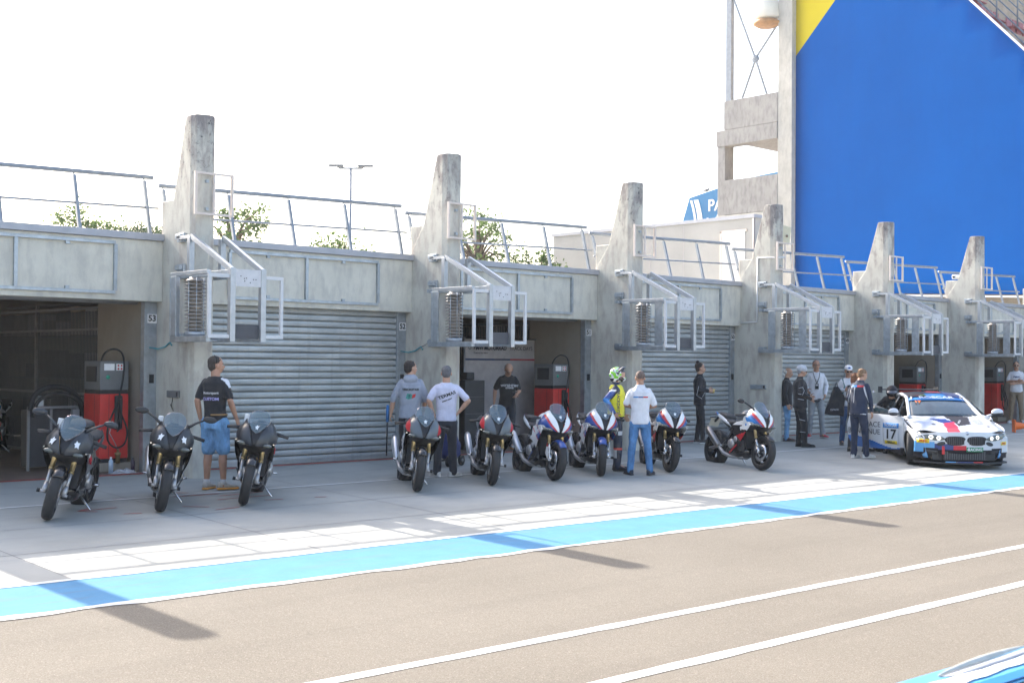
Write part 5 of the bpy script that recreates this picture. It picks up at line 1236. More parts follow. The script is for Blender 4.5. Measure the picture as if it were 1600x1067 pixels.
# 15 man far right
p=person((26.9,-.25),-152,1.84,'man in white T-shirt and khaki trousers with crossed arms at the right edge',hair=(.05,.04,.03),skinm=SKT,glasses=GLS,armR=((.03,-.27,1.18),(.19,.02,1.20)),armL=((.03,.27,1.16),(.17,-.04,1.13)),feet=((.0,.15,20),(.0,-.15,-20)),top=('tee',F_WHITE),legs=('trousers',F_BEIGE),shoes=(.65,.66,.7),sole=(.7,.7,.7),palmR=(-1,0,0),palmL=(-1,0,0),girth=1.08)
decal(p.t,p.top,'chest_print','BMW',.07,(.3,.0,1.31),(0,1,0),(0,0,1),mat('navy_print',(.02,.04,.15),.6,0,0,3),bold=.004)
# ---------------- race car ----------------
CW=mat('white_car_wrap',(.60,.62,.65),.28,0,.03,2,coat=.8); CB=mat('sky_blue_wrap',(.10,.32,.62),.25,0,.04,2,coat=.8); CN=mat('navy_wrap',(.015,.035,.17),.3,0,.05,2,coat=.3); CR=mat('red_wrap',(.55,.015,.025),.3,0,.04,2,coat=.3); CK=mat('black_wrap',(.022,.02,.026),.55,0,.05,2,spec=.25); CMB=mat('medium_blue_wrap',(.04,.16,.50),.25,0,.04,2,coat=.8)
CM=[CW,CB,CN,CR,CK,CMB]
CY=mat('yellow_sticker',(.80,.58,.02),.4,0,0,3); CG=mat('green_sticker',(.03,.25,.12),.4,0,0,3); OR=mat('orange_number',(.85,.18,.02),.4,0,0,3)
def m_glass():
    m,nt,b=newmat('car_glass'); b.inputs['Base Color'].default_value=(.03,.055,.07,1); b.inputs['Roughness'].default_value=.04; b.inputs['Alpha'].default_value=.75; b.inputs['Coat Weight'].default_value=1; return m
CGL=m_glass()
car=thing('race_car',(12.857,-5.642,gz(-5.642)+.004),rad(-135.84),'white race car number 17 with red, navy and blue stripes and its door open','car')
car.scale=(.9415,)*3; car.rotation_euler=(Matrix.Rotation(rad(-135.84),4,'Z')@Matrix.Rotation(.022,4,'Y')).to_euler()
def inpoly(x,y,P_):
    r=False; n=len(P_)
    for i in range(n):
        x1,y1=P_[i]; x2,y2=P_[(i+1)%n]
        if (y1>y)!=(y2>y) and x<(x2-x1)*(y-y1)/(y2-y1)+x1: r=not r
    return r
fx=lambda y,z:.79-.145*(abs(y)/.6)**2.3-.10*abs(z-.48)**1.5*2-(.05 if z<.3 else 0)
def hz(x,y):
    b=.70+.213*max(0,.74-x)**.8
    return b-.035*(abs(y)/.6)**2+.02*math.exp(-((abs(y)-.70)/.12)**2)-.9*max(0,abs(y)-.80)**1.3-.10*max(0,.2-(.74-x))
front=lambda y:.735-.145*(abs(y)/.6)**2.3
ws=lambda y:-.47-.16*(abs(y)/.7)**2
ho=[(front(y),y) for y in [-.86+.0955*i for i in range(19)]]+[(ws(y),y) for y in [.86-.0955*i for i in range(19)]]
ho=[(x,y) for x,y in ho]
red=[(.02,-.02),(.11,-.26),(.52,-.30),(.9,-.35),(.9,-.10)]; blu=[(-.30,-.42),(-.22,-.12),(.02,-.02),(.11,-.26)]; blk=[(-.60,-.10),(-.46,.40),(.18,.27),(.34,0.0)]
def hoodm(x,y): return 3 if inpoly(x,y,red) else (2 if inpoly(x,y,blu) else (4 if inpoly(x,y,blk) else 0))
cut_plate('hood',ho,.03,lambda x,y:(x,y,hz(x,y)),CM,car,.012,matfn=hoodm)
for y,x in ((-.45,.14),(.58,.25)):
    mb=MB(); mb.ell((x,y,hz(x,y)+.001),(.05,.035,.006),14,6); mb.build('hood_vent',BLACK,car)
for k,(a,b_) in enumerate([(.0,'partner'),(.07,'technik'),(.14,'sport'),(.21,'team')]):
    text('hood_lettering',b_,.07,car,mat('grey_lettering',(.30,.30,.32),.5,0,0,3),frame3((-.22+a*1.6,.47,hz(-.22+a*1.6,.47)+.006),(0,1,0),(-1,0,.25)),.001)
text('hood_lettering','RACING',.06,car,CW,frame3((.02,.06,hz(.02,.06)+.006),(.9,-.32,-.2),(-.4,-1,.1)) if False else frame3((.05,.08,hz(.05,.08)+.008),(.62,-.28,-.17),(-.35,-.9,.1)),.001)
# front bumper
def bum(y,z):
    if z<.375+(.0 if abs(y)<.45 else (abs(y)-.45)*.12) and not (abs(y)>.74): return 4
    if z<.30: return 4
    if y<-.60: return 1 if z<.50 else 0
    if .33<z<.50+(.0):
        if y<-.575: return 1
        if z<.47 and y<-.235: return 2
        if z<.44 and y<-.01: return 3
    return 0
bo=[(-.90,.20),(-.6,.15),(0,.13),(.6,.15),(.90,.20),(.90,.60),(.80,.66),(.5,.70),(.25,.715),(0,.72),(-.25,.715),(-.5,.70),(-.80,.66),(-.90,.60)]
cut_plate('front_bumper',bo,.03,lambda y,z:(fx(y,z)-(.035 if (z<.36 and abs(y)<.72) else 0),y,z),CM,car,.02,matfn=bum)
# splitter
sp=[(.84-.16*(abs(y)/.6)**2.3,y) for y in [-.88+.11*i for i in range(17)]]+[(.2,.88),(.2,-.88)]
mb=MB(); mb.prism(sp,lambda x,y:(x,y,.10),0,(0,0,.03)); s_=mb.build('front_splitter',BLACK,car)
for y0,y1,m_ in ((-.40,-.20,CB),(-.19,.12,CN),(.13,.30,CR)):
    mb=MB(); ym=(y0+y1)/2; xx=.842-.16*(abs(ym)/.6)**2.3; mb.box(xx-.02,xx+.004,y0,y1,.132,.150); mb.build('splitter_strip',m_,s_)
# central mesh
mb=MB(); mb.box(fx(0,.25)-.05,fx(0,.25)-.012,-.40,.40,.17,.34); g_=mb.build('intake_mesh',mat('dark_mesh_metal',(.05,.05,.055),.5,.3,.5,60,.3),car)
mb=MB()
for i in range(18): mb.box(fx(0,.25)-.012,fx(0,.25)-.006,-.38+i*.044,-.376+i*.044,.18,.335)
mb.build('mesh_bar',GREYP,g_)
for sg in (-1,1):
    # corner intake recess edges
    o=cut_plate('corner_intake',[(sg*.47,.20),(sg*.78,.22),(sg*.74,.37),(sg*.52,.35)],.05,lambda y,z:(fx(y,z)-.015,y,z),[BLACK],car,.01)
    # kidneys
    kd=[]
    for i in range(20):
        a=2*math.pi*i/20; yy=sg*.205+.185*math.copysign(abs(math.cos(a))**.55,math.cos(a))*(1.05 if math.sin(a)>0 else .88); zz=.545+.088*math.copysign(abs(math.sin(a))**.7,math.sin(a)); kd.append((yy,zz))
    k_=cut_plate('kidney_grille',kd,.05,lambda y,z:(fx(y,z)+.012,y,z),[BLACK],car,.02)
    mb=MB()
    for i in range(9):
        yy=sg*.205-.15+i*.0375; mb.box(fx(yy,.54)+.013,fx(yy,.54)+.028,yy-.004,yy+.004,.475,.615)
    mb.build('grille_slat',mat('dark_slat',(.06,.06,.065),.3,.2,0,3),k_)
    # headlight
    hp=[(sg*.37,.575),(sg*.44,.615),(sg*.62,.665),(sg*.82,.69),(sg*.845,.64),(sg*.74,.575),(sg*.58,.545),(sg*.45,.548)]
    hx=lambda y,z:(fx(y,.55)-.30*max(0,z-.60)-.06*max(0,abs(y)-.7)+.006,y,z)
    h=cut_plate('headlight',hp,.05,hx,[LENS],car,.015)
    for yc,r_ in ((.505,.040),(.635,.042)):
        mb=MB(); c=Vector(hx(sg*yc,.592+ (yc-.5)*.1)); c.x+=.014; nrm=Vector((1,sg*.55,.05)).normalized()
        mb.lathe(c,nrm,[(r_,0),(r_-.013,.008),(r_-.016,0),(r_,0)],18)
        mb.build('daylight_ring',mat('lit_ring',(.8,.8,.8),.3,0,0,3,emit=(1,.93,.82),estr=.8),h)
        mb=MB(); mb.ell(c,(.012,.022,.022),10,6); mb.build('projector',STEEL,h)
    # oval duct
    mb=MB(); mb.ell((fx(.46,.49)-.0,sg*.46,.485),(.012,.085,.038),18,8,0,Matrix.Rotation(sg*rad(18),3,'Z')@Matrix.Rotation(sg*rad(-14),3,'X')); mb.build('oval_duct',BLACK,car)
mb=MB(); mb.lathe((fx(0,.69)-.015,.02,.695),(1,0,.6),[(0,.006),(.038,.006),(.040,0)],20); em=mb.build('round_emblem',BLACK,car)
mb=MB(); c=Vector((fx(0,.69)-.012,.02,.697)); ez=Vector((1,0,.6)).normalized(); ey=Vector((0,1,0)); ex=ey.cross(ez)
for q,m_ in ((0,P_LBLUE),(1,CW),(2,P_LBLUE),(3,CW)):
    mb=MB(); a0=q*math.pi/2; pts=[c+ez*.007]+[c+ez*.007+(ey*math.cos(a0+i*math.pi/8)+ex*math.sin(a0+i*math.pi/8))*.024 for i in range(5)]
    mb.add(pts,[(0,1,2,3,4,5)]); mb.build('emblem_quarter',m_,em)
# tow strap, stickers
mb=MB(); mb.box(fx(-.42,.36)-.0,fx(-.42,.36)+.012,-.445,-.395,.28,.44); mb.build('red_tow_strap',CR,car)
def stick(y0,y1,z0,z1,m_,s,tm,sz,ws_=1):
    o=cut_plate('sticker',[(y0,z0),(y1,z0),(y1,z1),(y0,z1)],.05,lambda y,z:(fx(y,z)+.005,y,z),[m_],car,.002)
    ym=(y0+y1)/2; dy=.02; tx=Vector((fx(ym+dy,z0)-fx(ym-dy,z0),2*dy,0)); ty=Vector((0,0,1))
    M_=frame3((fx(ym,(z0+z1)/2)+.014,ym,(z0+z1)/2),tx,ty); text('sticker_lettering',s,sz,o,tm,M_,.001,wscale=ws_,bold=.002)
stick(-.86,-.66,.485,.565,CY,'PIRELLI',P_RED,.055,1.0); stick(.72,.86,.455,.52,CY,'PIRELLI',P_RED,.035)
stick(.0,.33,.335,.425,CG,'RACING',CW,.075,1.0)
text('sticker_lettering','4',.085,car,CW,frame3((fx(0.05,.38)+.020,.035,.382),(0,1,0),(0,0,1)),.001,bold=.004)
# ---- sides ----
RW_=.37
def arch(cx,n=11,r=.375): return [(cx+r*math.cos(math.pi*i/(n-1)),.31+r*math.sin(math.pi*i/(n-1))) for i in range(n)]
def sideY(x,z):
    b=.895+.03*math.exp(-((x)/.42)**2)+.035*math.exp(-((x+2.69)/.45)**2)
    if x>.1: b-=.20*((x-.1)/.5)**2
    if x<-3.1: b-=.10*((-3.1-x)/.55)**2
    return b-.05*((z-.60)/.35)**2-(.06 if z<.26 else 0)*0
zt=lambda x: hz(x,.84)-.01 if x>-.5 else (.935+.04*min(1,(-.5-x)/1.5)+(.05 if x<-2.2 else 0)*min(1,(-2.2-x)/.6 if x<-2.2 else 0))
def sidem(x,z): return 1 if (x>.05 and z<.50) else (5 if z<.34-.10*(x+1.7) and x<-1.7 and z<.40 else 0)
frontp=[(.56,.20),(.40,.20)]+[(x,max(z,.20)) for x,z in arch(0)]+[(-.40,.20),(-.40,zt(-.40)),(-.2,zt(-.2)),(0,zt(0)),(.25,zt(.25)),(.46,zt(.46)),(.56,.60)]
rearp=[(-1.70,.20),(-2.30,.20)]+[(x,max(z,.20)) for x,z in arch(-2.69)]+[(-3.10,.22),(-3.62,.30),(-3.66,.55),(-3.62,.95),(-3.3,1.0),(-2.7,1.02),(-2.2,.985),(-1.70,.975)]
# fix orientation/duplicates of arch order (front: going rearwards)
def clean(P_):
    o=[]
    for p in P_:
        if not o or (abs(p[0]-o[-1][0])+abs(p[1]-o[-1][1]))>1e-3: o.append(p)
    return o
for sg in (-1,1):
    cut_plate('front_fender',clean(frontp),.04,lambda x,z,sg=sg:(x,sg*sideY(x,z),z),CM,car,.02,matfn=sidem,offset=0)
    cut_plate('rear_quarter_panel',clean(rearp),.04,lambda x,z,sg=sg:(x,sg*(sideY(x,z)-(.10*max(0,z-.8))),z),CM,car,.02,matfn=sidem,offset=0)
    mb=MB(); mb.box(-1.72,-.38,sg*.90-.05,sg*.90+.03,.15,.30); mb.build('side_sill',CK,car,bevel=.02)
def door_panel(parent,sg):
    """door in hinge-local frame: u runs rearwards"""
    o=cut_plate('door_panel',[(0,.27),(-.6,.245),(-1.22,.26),(-1.31,.42),(-1.34,.70),(-1.30,.95),(-.7,.955),(-.04,.93),(0,.9)],.016,lambda x,z:(x,sg*(.04-.06*((z-.60)/.35)**2),z),CM,parent,.02,matfn=lambda x,z:5 if z<.30+.19*max(0,min(1,(-x-.28)/.9))+.02*math.sin(x*5) else 0,offset=0)
    return o
d2=thing('door',(-.39,.865,0)); d2.parent=car; door_panel(d2,1)
d1=thing('door',(-.39,-.885,0),rad(42)); d1.parent=car; dp=door_panel(d1,-1)
INKD=mat('dark_grey_lettering',(.06,.065,.08),.5,0,0,3)
dy=lambda z:-(.04-.06*((z-.60)/.35)**2)-.018
for s,z in (('ESPACE',.735),('BIENVENUE',.585)):
    o=text('door_lettering',s,.155,dp,INKD,frame3((-.52,dy(z)-.004,z),(1,0,0),(0,0,1)),.001,align='RIGHT',wscale=.98)
def dbox(x0,x1,z0,z1,m_,nm_,off=.003):
    return cut_plate(nm_,[(x0,z0),(x1,z0),(x1,z1),(x0,z1)],.05,lambda x,z:(x,dy(z)-off,z),[m_],dp,.001)
dbox(-.46,-.09,.36,.79,CW,'number_panel',.004); a_=dbox(-.46,-.09,.69,.79,P_LBLUE,'panel_header',.008); b_=dbox(-.42,-.13,.36,.43,CY,'panel_footer',.008)
text('panel_lettering','ROSCAR',.075,dp,CW,frame3((-.275,dy(.74)-.014,.74),(1,0,0),(0,0,1)),.001,bold=.002)
text('door_number','17',.27,dp,INK,frame3((-.275,dy(.56)-.012,.555),(1,0,0),(0,0,1)),.001,bold=.006)
text('panel_lettering','PIRELLI',.06,dp,INK,frame3((-.275,dy(.395)-.016,.395),(1,0,0),(0,0,1)),.001,bold=.002)
mb=MB(); mb.box(-.05,-.01,-.0,.05,.3,.9); mb.build('door_edge',BLACK,d1)
mb=MB(); mb.box(-1.2,-.06,.065,.10,.30,.90); mb.build('door_inner_trim',BLACK,d1)
cut_plate('door_glass',[(-.02,.945),(-1.25,.965),(-1.15,1.02),(-.75,1.14)],.1,lambda x,z:(x,.01+.35*(z-.94),z),[CGL],d1,.004)
def mirror(parent,sg,x,y):
    mb=MB(); mb.tube([(x,y-sg*.07,.95),(x+.01,y+sg*.06,.985)],.02,8); mb.ell((x+.02,y+sg*.13,1.03),(.075,.125,.075),18,10,0,Matrix.Rotation(sg*rad(8),3,'Z')); o=mb.build('side_mirror',CW,parent)
    mb=MB(); mb.ell((x+.022,y+sg*.13,.995),(.077,.127,.05),18,10); mb.build('mirror_underside',BLACK,o)
mirror(d1,-1,-.17,-.02); mirror(car,1,-.60,.90)
# ---- greenhouse ----
def gh(x):   # half width of glasshouse at height fraction
    return 0
wsz=lambda x,y:.955+.44*(-.5-x)+.0
Wm=lambda y,t:( (ws(y)*(1-t)+(-1.30-.10*(abs(y)/.6)**2)*t), y, (.955-.02*(abs(y)/.7)**2)*(1-t)+(1.335-.03*(abs(y)/.6)**2)*t-.035*t+.018*math.sin(math.pi*t))
def wmap(u,t): y=u*(.70*(1-t)+.56*t); return Wm(y,t)
cut_plate('windscreen',[(-1,0),(1,0),(1,1),(-1,1)],.1,wmap,[CGL],car,.006)
cut_plate('windscreen_banner',[(-1,.76),(1,.76),(1,1),(-1,1)],.1,lambda u,t:tuple(Vector(wmap(u,t))+Vector((.010,0,.012))),[P_LBLUE],car,.002)
tm_=Matrix(); a=Vector(wmap(-.1,.9)); b_=Vector(wmap(.1,.9)); c=Vector(wmap(0,.8)); d=Vector(wmap(0,1))
text('banner_lettering','ROSCAR',.16,car,CW,frame3(Vector(wmap(-.05,.885))+Vector((.02,0,.024)),b_-a,d-c),.001,wscale=1.15,bold=.003)
text('banner_lettering','by autosport',.035,car,CW,frame3(Vector(wmap(.45,.83))+Vector((.018,0,.02)),b_-a,d-c),.001)
text('windscreen_number','17',.14,car,OR,frame3(Vector(wmap(-.72,.66))+Vector((.012,0,.02)),b_-a,d-c),.001,bold=.006)
for sg in (-1,1):
    mb=MB(); P0=[Vector(wmap(sg*1.03,t)) for t in (0,.33,.66,1)]; mb.tube([(-.40,sg*.80,.925)]+[tuple(p) for p in P0]+[(-1.75,sg*.585,1.33),(-2.35,sg*.60,1.27),(-2.95,sg*.68,1.04)],[.03,.036,.036,.036,.036,.038,.05,.05],10); mb.build('roof_pillar',CW,car)
    # quarter glass & rear pillar
    cut_plate('side_glass' if sg>0 else 'quarter_glass',([(-.62,.97),(-1.32,1.30),(-2.2,1.25),(-2.75,1.03),(-2.2,.985)] if sg>0 else [(-1.75,.985),(-1.75,1.30),(-2.2,1.25),(-2.75,1.03),(-2.2,.985)]),.15,lambda x,z,sg=sg:(x,sg*(.80-.55*(z-.96)),z),[CGL],car,.005)
def roofm(x,y):
    if x>-1.62:
        if y<-.20: return 4 if x>-1.5 else 4
        if y<.18 : return 1 if x>-1.52 else 4
        return 2
    return 4 if y<-.1 else (3 if y<.2 and x>-2.0 else 2)
cut_plate('roof',[(-1.32,-.56),(-1.28,-.3),(-1.27,0),(-1.28,.3),(-1.32,.56),(-1.8,.60),(-2.42,.60),(-2.5,0),(-2.42,-.60),(-1.8,-.60)],.05,lambda x,y:(x,y,1.312+.075*math.sin(math.pi*min(1,max(0,(-1.27-x)/1.2)))-.05*(abs(y)/.6)**2.4),CM,car,.02,matfn=roofm)
mb=MB(); mb.box(-1.36,-1.335,-.45,-.30,1.335,1.35); 
cut_plate('roof_decal',[(-1.40,-.50),(-1.34,-.34),(-1.44,-.30),(-1.5,-.46)],.05,lambda x,y:(x,y,1.334-.05*(abs(y)/.6)**2.4),[CR],car,.002); cut_plate('roof_decal',[(-1.36,-.32),(-1.34,-.20),(-1.44,-.18),(-1.46,-.28)],.05,lambda x,y:(x,y,1.336-.05*(abs(y)/.6)**2.4),[GRH],car,.002)
cut_plate('rear_window',[(-.58,0),(.58,0),(.62,1),(-.62,1)],.1,lambda u,t:(-2.46-.62*t,u,1.325-.27*t-.03*abs(u)),[CGL],car,.006)
cut_plate('boot_lid',[(-3.05,-.62),(-3.66,-.80),(-3.66,.80),(-3.05,.62),(-3.0,0)],.08,lambda x,y:(x,y,1.03-.04*(abs(y)/.8)**2+.03*max(0,-3.4-x)),CM,car,.015)
mb=MB(); mb.box(-3.72,-3.64,-.82,.82,.25,1.02); mb.build('rear_bumper',CW,car,bevel=.03)
mb=MB(); mb.box(-3.62,-3.34,-.62,.62,1.345,1.365); w_=mb.build('rear_wing',BLACK,car,bevel=.005)
for sg in (-1,1):
    mb=MB(); mb.box(-3.66,-3.30,sg*.62,sg*.632,1.28,1.42); mb.build('wing_end_plate',BLACK,w_)
    mb=MB(); mb.bar((-3.48,sg*.35,1.0),(-3.48,sg*.35,1.345),.02,.06); mb.build('wing_strut',BLACK,w_)
# interior
mb=MB(); mb.box(-3.3,-.30,-.80,.80,.14,.22); mb.build('floor_pan',BLACK,car)
mb=MB(); mb.box(-.95,-.50,-.68,.68,.60,.90); mb.build('dashboard',PLB,car,bevel=.04)
mb=MB(); mb.box(.05,.62,-.60,.60,.16,.62); mb.box(-.42,-.36,-.84,.84,.2,.88); mb.build('engine_bay',BLACK,car)
cg_=mat('roll_cage_grey',(.35,.36,.38),.4,0,.1,5)
mb=MB()
for sg in (-1,1):
    mb.tube([(-1.8,sg*.62,.2),(-1.8,sg*.62,.95),(-1.75,sg*.50,1.29)],.02,8); mb.tube([(-.75,sg*.66,.3),(-.80,sg*.64,.88),(-1.30,sg*.50,1.28),(-1.75,sg*.50,1.29),(-2.8,sg*.5,.85)],.02,8)
mb.tube([(-1.75,-.5,1.29),(-1.75,.5,1.29)],.02,8); mb.tube([(-1.8,-.6,.4),(-1.75,.48,1.27)],.02,8); mb.build('roll_cage',cg_,car)
for sg in (-1,1):
    mb=MB(); mb.box(-1.65,-1.15,sg*.36-.24,sg*.36+.24,.30,.45); mb.box(-1.80,-1.62,sg*.36-.24,sg*.36+.24,.40,1.08); mb.build('bucket_seat',PLB,car,bevel=.05)
mb=MB(); mb.lathe((-1.02,.36,.85),(-1,0,.35),[(.15,0),(.17,.01),(.165,.03),(.15,.02),(.15,0)],20); mb.build('steering_wheel',PLB,car)
mb=MB(); mb.box(-1.05,-1.02,-.32,-.14,.98,1.10); mb.build('display_panel',mat('pale_panel',(.42,.46,.48),.4,0,.1,5),car)
# wheels
WM=mat('dark_alloy_wheel',(.03,.03,.033),.35,.5,.1,8)
for x,steer in ((0,0),(-2.69,0)):
    for sg in (-1,1):
        w_=thing('wheel',(x,sg*.80,.325)); w_.parent=car; w_.rotation_euler=(0,0,rad(-14) if x==0 else 0)
        mb=MB(); mb.lathe((0,0,0),(0,1,0),[(.24,-.12),(.30,-.128),(.322,-.11),(.327,-.08),(.327,.08),(.322,.11),(.30,.128),(.24,.12)],36); mb.build('tyre',TYRE,w_)
        mb=MB(); mb.lathe((0,0,0),(0,1,0),[(.242,-.12),(.225,-.11),(.22,.0),(.225,.11),(.242,.12)],30); mb.lathe((0,sg*.085,0),(0,sg,0),[(.07,-.02),(.07,0),(.05,.015),(0,.015)],18)
        for k in range(10):
            a=2*math.pi*k/10; mb.bar((math.cos(a)*.05,sg*.09,math.sin(a)*.05),(math.cos(a)*.235,sg*.105,math.sin(a)*.235),.022,.02,up=(0,1,0))
        mb.build('rim',WM,w_)
        mb=MB(); mb.lathe((0,sg*.03,0),(0,1,0),[(.08,0),(.18,0),(.18,.02),(.08,.02)],24); mb.build('brake_disc',STEEL,w_)
for x in (0,-2.69):
    for sg in (-1,1):
        mb=MB(); vs=[];fs=[]
        for i in range(13):
            a=math.pi*i/12
            for y in (.60,.885): vs.append((x+.40*math.cos(a),sg*y,.30+.385*math.sin(a)))
        for i in range(12): fs.append((2*i,2*i+1,2*i+3,2*i+2))
        mb.add(vs,fs,0,True); mb.build('wheel_arch_liner',BLACK,car)
# driver climbing out
p=person((13.95,-3.72),-152,1.76,'person in black suit and black helmet bending out of the open car door',bare_head=False,skinm=SK,lean=50,headpitch=16,hips=(-.42,0.0,.80),knees=((-.10,.14,.50),(-.06,-.12,.50)),feet=((0.0,.12,6),(-.05,-.12,-4)),
   armR=((.18,-.42,1.22),(.26,-.66,1.14)),armL=((.02,.34,1.18),(.10,.42,.98)),top=('jacket',F_BLACK),legs=('trousers',F_BLACK),shoes=(.02,.02,.02),sole=(.03,.03,.03),girth=1.1,curl=1.0)
h_=helmet(p,[CK,SK],lambda q:1 if (q.x>.09 and -.06<q.z<-.0 and abs(q.y)<.06) else 0)
mb=MB(); mb.ell(p.hc((.066,0,1.725)),(.10,.108,.04),18,10,0,p.HR@Matrix.Rotation(rad(-25),3,'Y')); mb.build('visor',mat('smoke_visor',(.03,.035,.05),.1,0,0,3,coat=1),h_)
patch_on(p.t,p.top,'white_stripe',[(-.06,-.006),(.06,0),(.06,.006),(-.06,.0)],p.T((.4,.06,1.30)),(0,1,0),p.T((0,0,1))-p.T((0,0,0)),INKW,.006)
# ---------------- fuel dispensers, garage contents, cones, foreground ----------------
def pump():
    t=thing('fuel_dispenser'); x0,x1,y0,y1=-.22,.23,-.27,.28
    mb=MB(); mb.box(x0-.05,x1+.05,y0-.06,y1+.06,0,.13); mb.build('plinth',CONI,t,bevel=.01)
    mb=MB(); mb.box(x0+.01,x1-.01,y0+.01,y1-.01,.13,.19); mb.build('base_gap',BLACK,t)
    mb=MB(); mb.box(x0,x1,y0,y1,.19,1.15); rb=mb.build('red_cabinet',REDP,t,bevel=.01)
    mb=MB(); mb.box(x0-.002,x0-.0005,y0+.18,y0+.185,.2,1.14); mb.box(x0+.14,x0+.145,y0-.002,y0-.0005,.2,1.14); mb.build('cabinet_seam',BLACK,rb)
    mb=MB(); mb.box(x0+.01,x1-.01,y0+.01,y1-.01,1.15,1.21); mb.build('dark_band',PLB,t)
    mb=MB(); mb.box(x0,x1,y0,y1,1.21,1.64); hd=mb.build('grey_head',GREYP,t,bevel=.01)
    mb=MB(); mb.box(x0-.012,x0-.001,y0+.12,y1-.10,1.33,1.56); mb.build('display_window',BLACK,hd)
    mb=MB(); mb.box(x0+.06,x0+.22,y0-.006,y0-.001,1.50,1.60); mb.build('white_notice',WHITE,hd)
    mb=MB(); mb.box(x0+.25,x0+.36,y0-.006,y0-.001,1.50,1.60); hz_=mb.build('hazard_notice',WHITE,hd)
    mb=MB()
    for i in range(2):
        for j in range(2): mb.prism([(-.018,0),(0,.018),(.018,0),(0,-.018)],lambda u,v,i=i,j=j:(x0+.28+i*.05+u,y0-.009,1.525+j*.048+v),0,(0,.002,0))
    mb.build('hazard_diamond',P_RED,hz_)
    mb=MB(); mb.lathe((x0+.12,y0-.001,1.40),(0,-1,0),[(.03,0),(.03,.01),(0,.012)],16); mb.build('green_button',mat('green_button',(.02,.32,.20),.4,0,0,3),hd)
    mb=MB(); mb.box(x0+.22,x0+.34,y0-.05,y0-.001,.62,1.13); mb.build('nozzle_holster',BLACK,t,bevel=.02)
    mb=MB(); mb.bar((x0+.28,y0-.09,1.08),(x0+.28,y0-.07,.72),.045,.06); mb.tube([(x0+.28,y0-.09,.74),(x0+.27,y0-.14,.66),(x0+.2,y0-.16,.60)],.013,8); mb.build('fuel_nozzle',PLB,t)
    mb=MB(); pts=[(x0+.06,y0+.10,1.64),(x0+.08,y0+.02,1.76),(x0+.18,y0-.05,1.82),(x0+.30,y0-.10,1.74),(x0+.31,y0-.12,1.45),(x0+.22,y0-.13,1.05),(x0+.08,y0-.14,.72),(x0+.06,y0-.15,.48),(x0+.18,y0-.16,.36),(x0+.32,y0-.16,.42),(x0+.36,y0-.15,.62),(x0+.28,y0-.12,.86),(x0+.25,y0-.10,1.02)]
    V_=[Vector(p) for p in pts]; sm_=[cm(V_,i*(len(V_)-1)/60) for i in range(61)]; mb.tube(sm_,.014,8); mb.build('fuel_hose',DARK,t)
    return t
pp=pump()
for i,(n,lab) in enumerate([(0,'red and grey fuel dispenser in the leftmost open garage beside sign 53'),(2,'red and grey fuel dispenser in the open garage right of the fabric banner'),(5,'red and grey fuel dispenser in the garage directly behind the race car'),(6,'red and grey fuel dispenser near the man with crossed arms, rightmost')]):
    t=pp if i==0 else copy_tree(pp); t.location=(n*S-.85,.78,.005); tag(t,lab,'fuel pump','fuel dispensers in the open garages')
# hose and black locker in the left garage
t=thing('hose_rack',(-1.45,1.35,.005),rad(0),'black metal rack with a thick black hose arching over it in the left garage','hose rack')
mb=MB(); mb.box(-.33,.36,-.02,.30,.05,.90); mb.build('black_panel',BLACK,t)
mb=MB()
for x in (-.36,-.02,.38): mb.box(x-.018,x+.018,-.06,-.025,0,.95)
mb.box(-.37,.39,-.065,-.02,.92,.955); mb.build('rack_frame',FENL,t)
mb=MB(); pts=[(-.36,-.1,.90),(-.30,-.12,1.12),(-.1,-.12,1.24),(.18,-.1,1.22),(.40,-.08,1.05),(.46,-.06,.80)]; V_=[Vector(p) for p in pts]; mb.tube([cm(V_,i*5/30) for i in range(31)],.04,10)
mb.tube([cm([v+Vector((.02,-.06,-.10)) for v in V_],i*5/30) for i in range(31)],.028,8); mb.build('thick_hose',DARK,t)
mb=MB(); mb.box(-.24,-.14,-.06,.04,.96,1.06); mb.lathe((-.19,-.01,1.06),(0,0,1),[(.03,0),(.03,.03),(.045,.03),(.045,.05),(0,.05)],10); mb.build('valve_fitting',GALV,t); mb=MB(); mb.box(.30,.40,-.10,.0,.78,.90); mb.build('valve_fitting',GALV,t)
def bottle(nm_,lab,x,y,m_,h,r,capm=BLACK):
    t=thing(nm_,(x,y,.005),0,lab,'bottle'); mb=MB(); mb.lathe((0,0,0),(0,0,1),[(0,0),(r,0),(r,h*.75),(r*.4,h*.88),(r*.4,h*.9),(0,h*.9)],14); mb.build('bottle_body',m_,t); mb=MB(); mb.lathe((0,0,h*.901),(0,0,1),[(r*.45,0),(r*.45,h*.1),(0,h*.1)],10); mb.build('cap',capm,t)
bottle('spray_can','pale blue spray can on the floor of the left garage',-1.03,.20,mat('pale_blue_can',(.45,.55,.68),.35,.2,.05,5),.24,.033,WHITE)
bottle('oil_bottle','dark bottle standing right of the crumpled rag in the left garage',-.70,.18,mat('dark_bottle',(.05,.03,.05),.3,0,.1,5),.22,.03)
t=thing('fuel_filter',(-.82,.42,.135),0,'small brass and steel filter canister on the dispenser step, left garage','filter'); mb=MB(); mb.lathe((0,0,0),(0,0,1),[(0,0),(.035,0),(.035,.11),(.045,.12),(.045,.15),(.02,.16),(.02,.20),(0,.2)],12); mb.build('canister',mat('brass_can',(.35,.24,.12),.4,.6,.1,5),t); mb=MB(); mb.tube([(0,0,.19),(-.06,-.02,.30),(-.15,-.03,.45),(-.1,-.03,.62)],.006,5); mb.build('wire',GALV,t)
mb=MB(); random.seed(5); n=14; vs=[];fs=[]
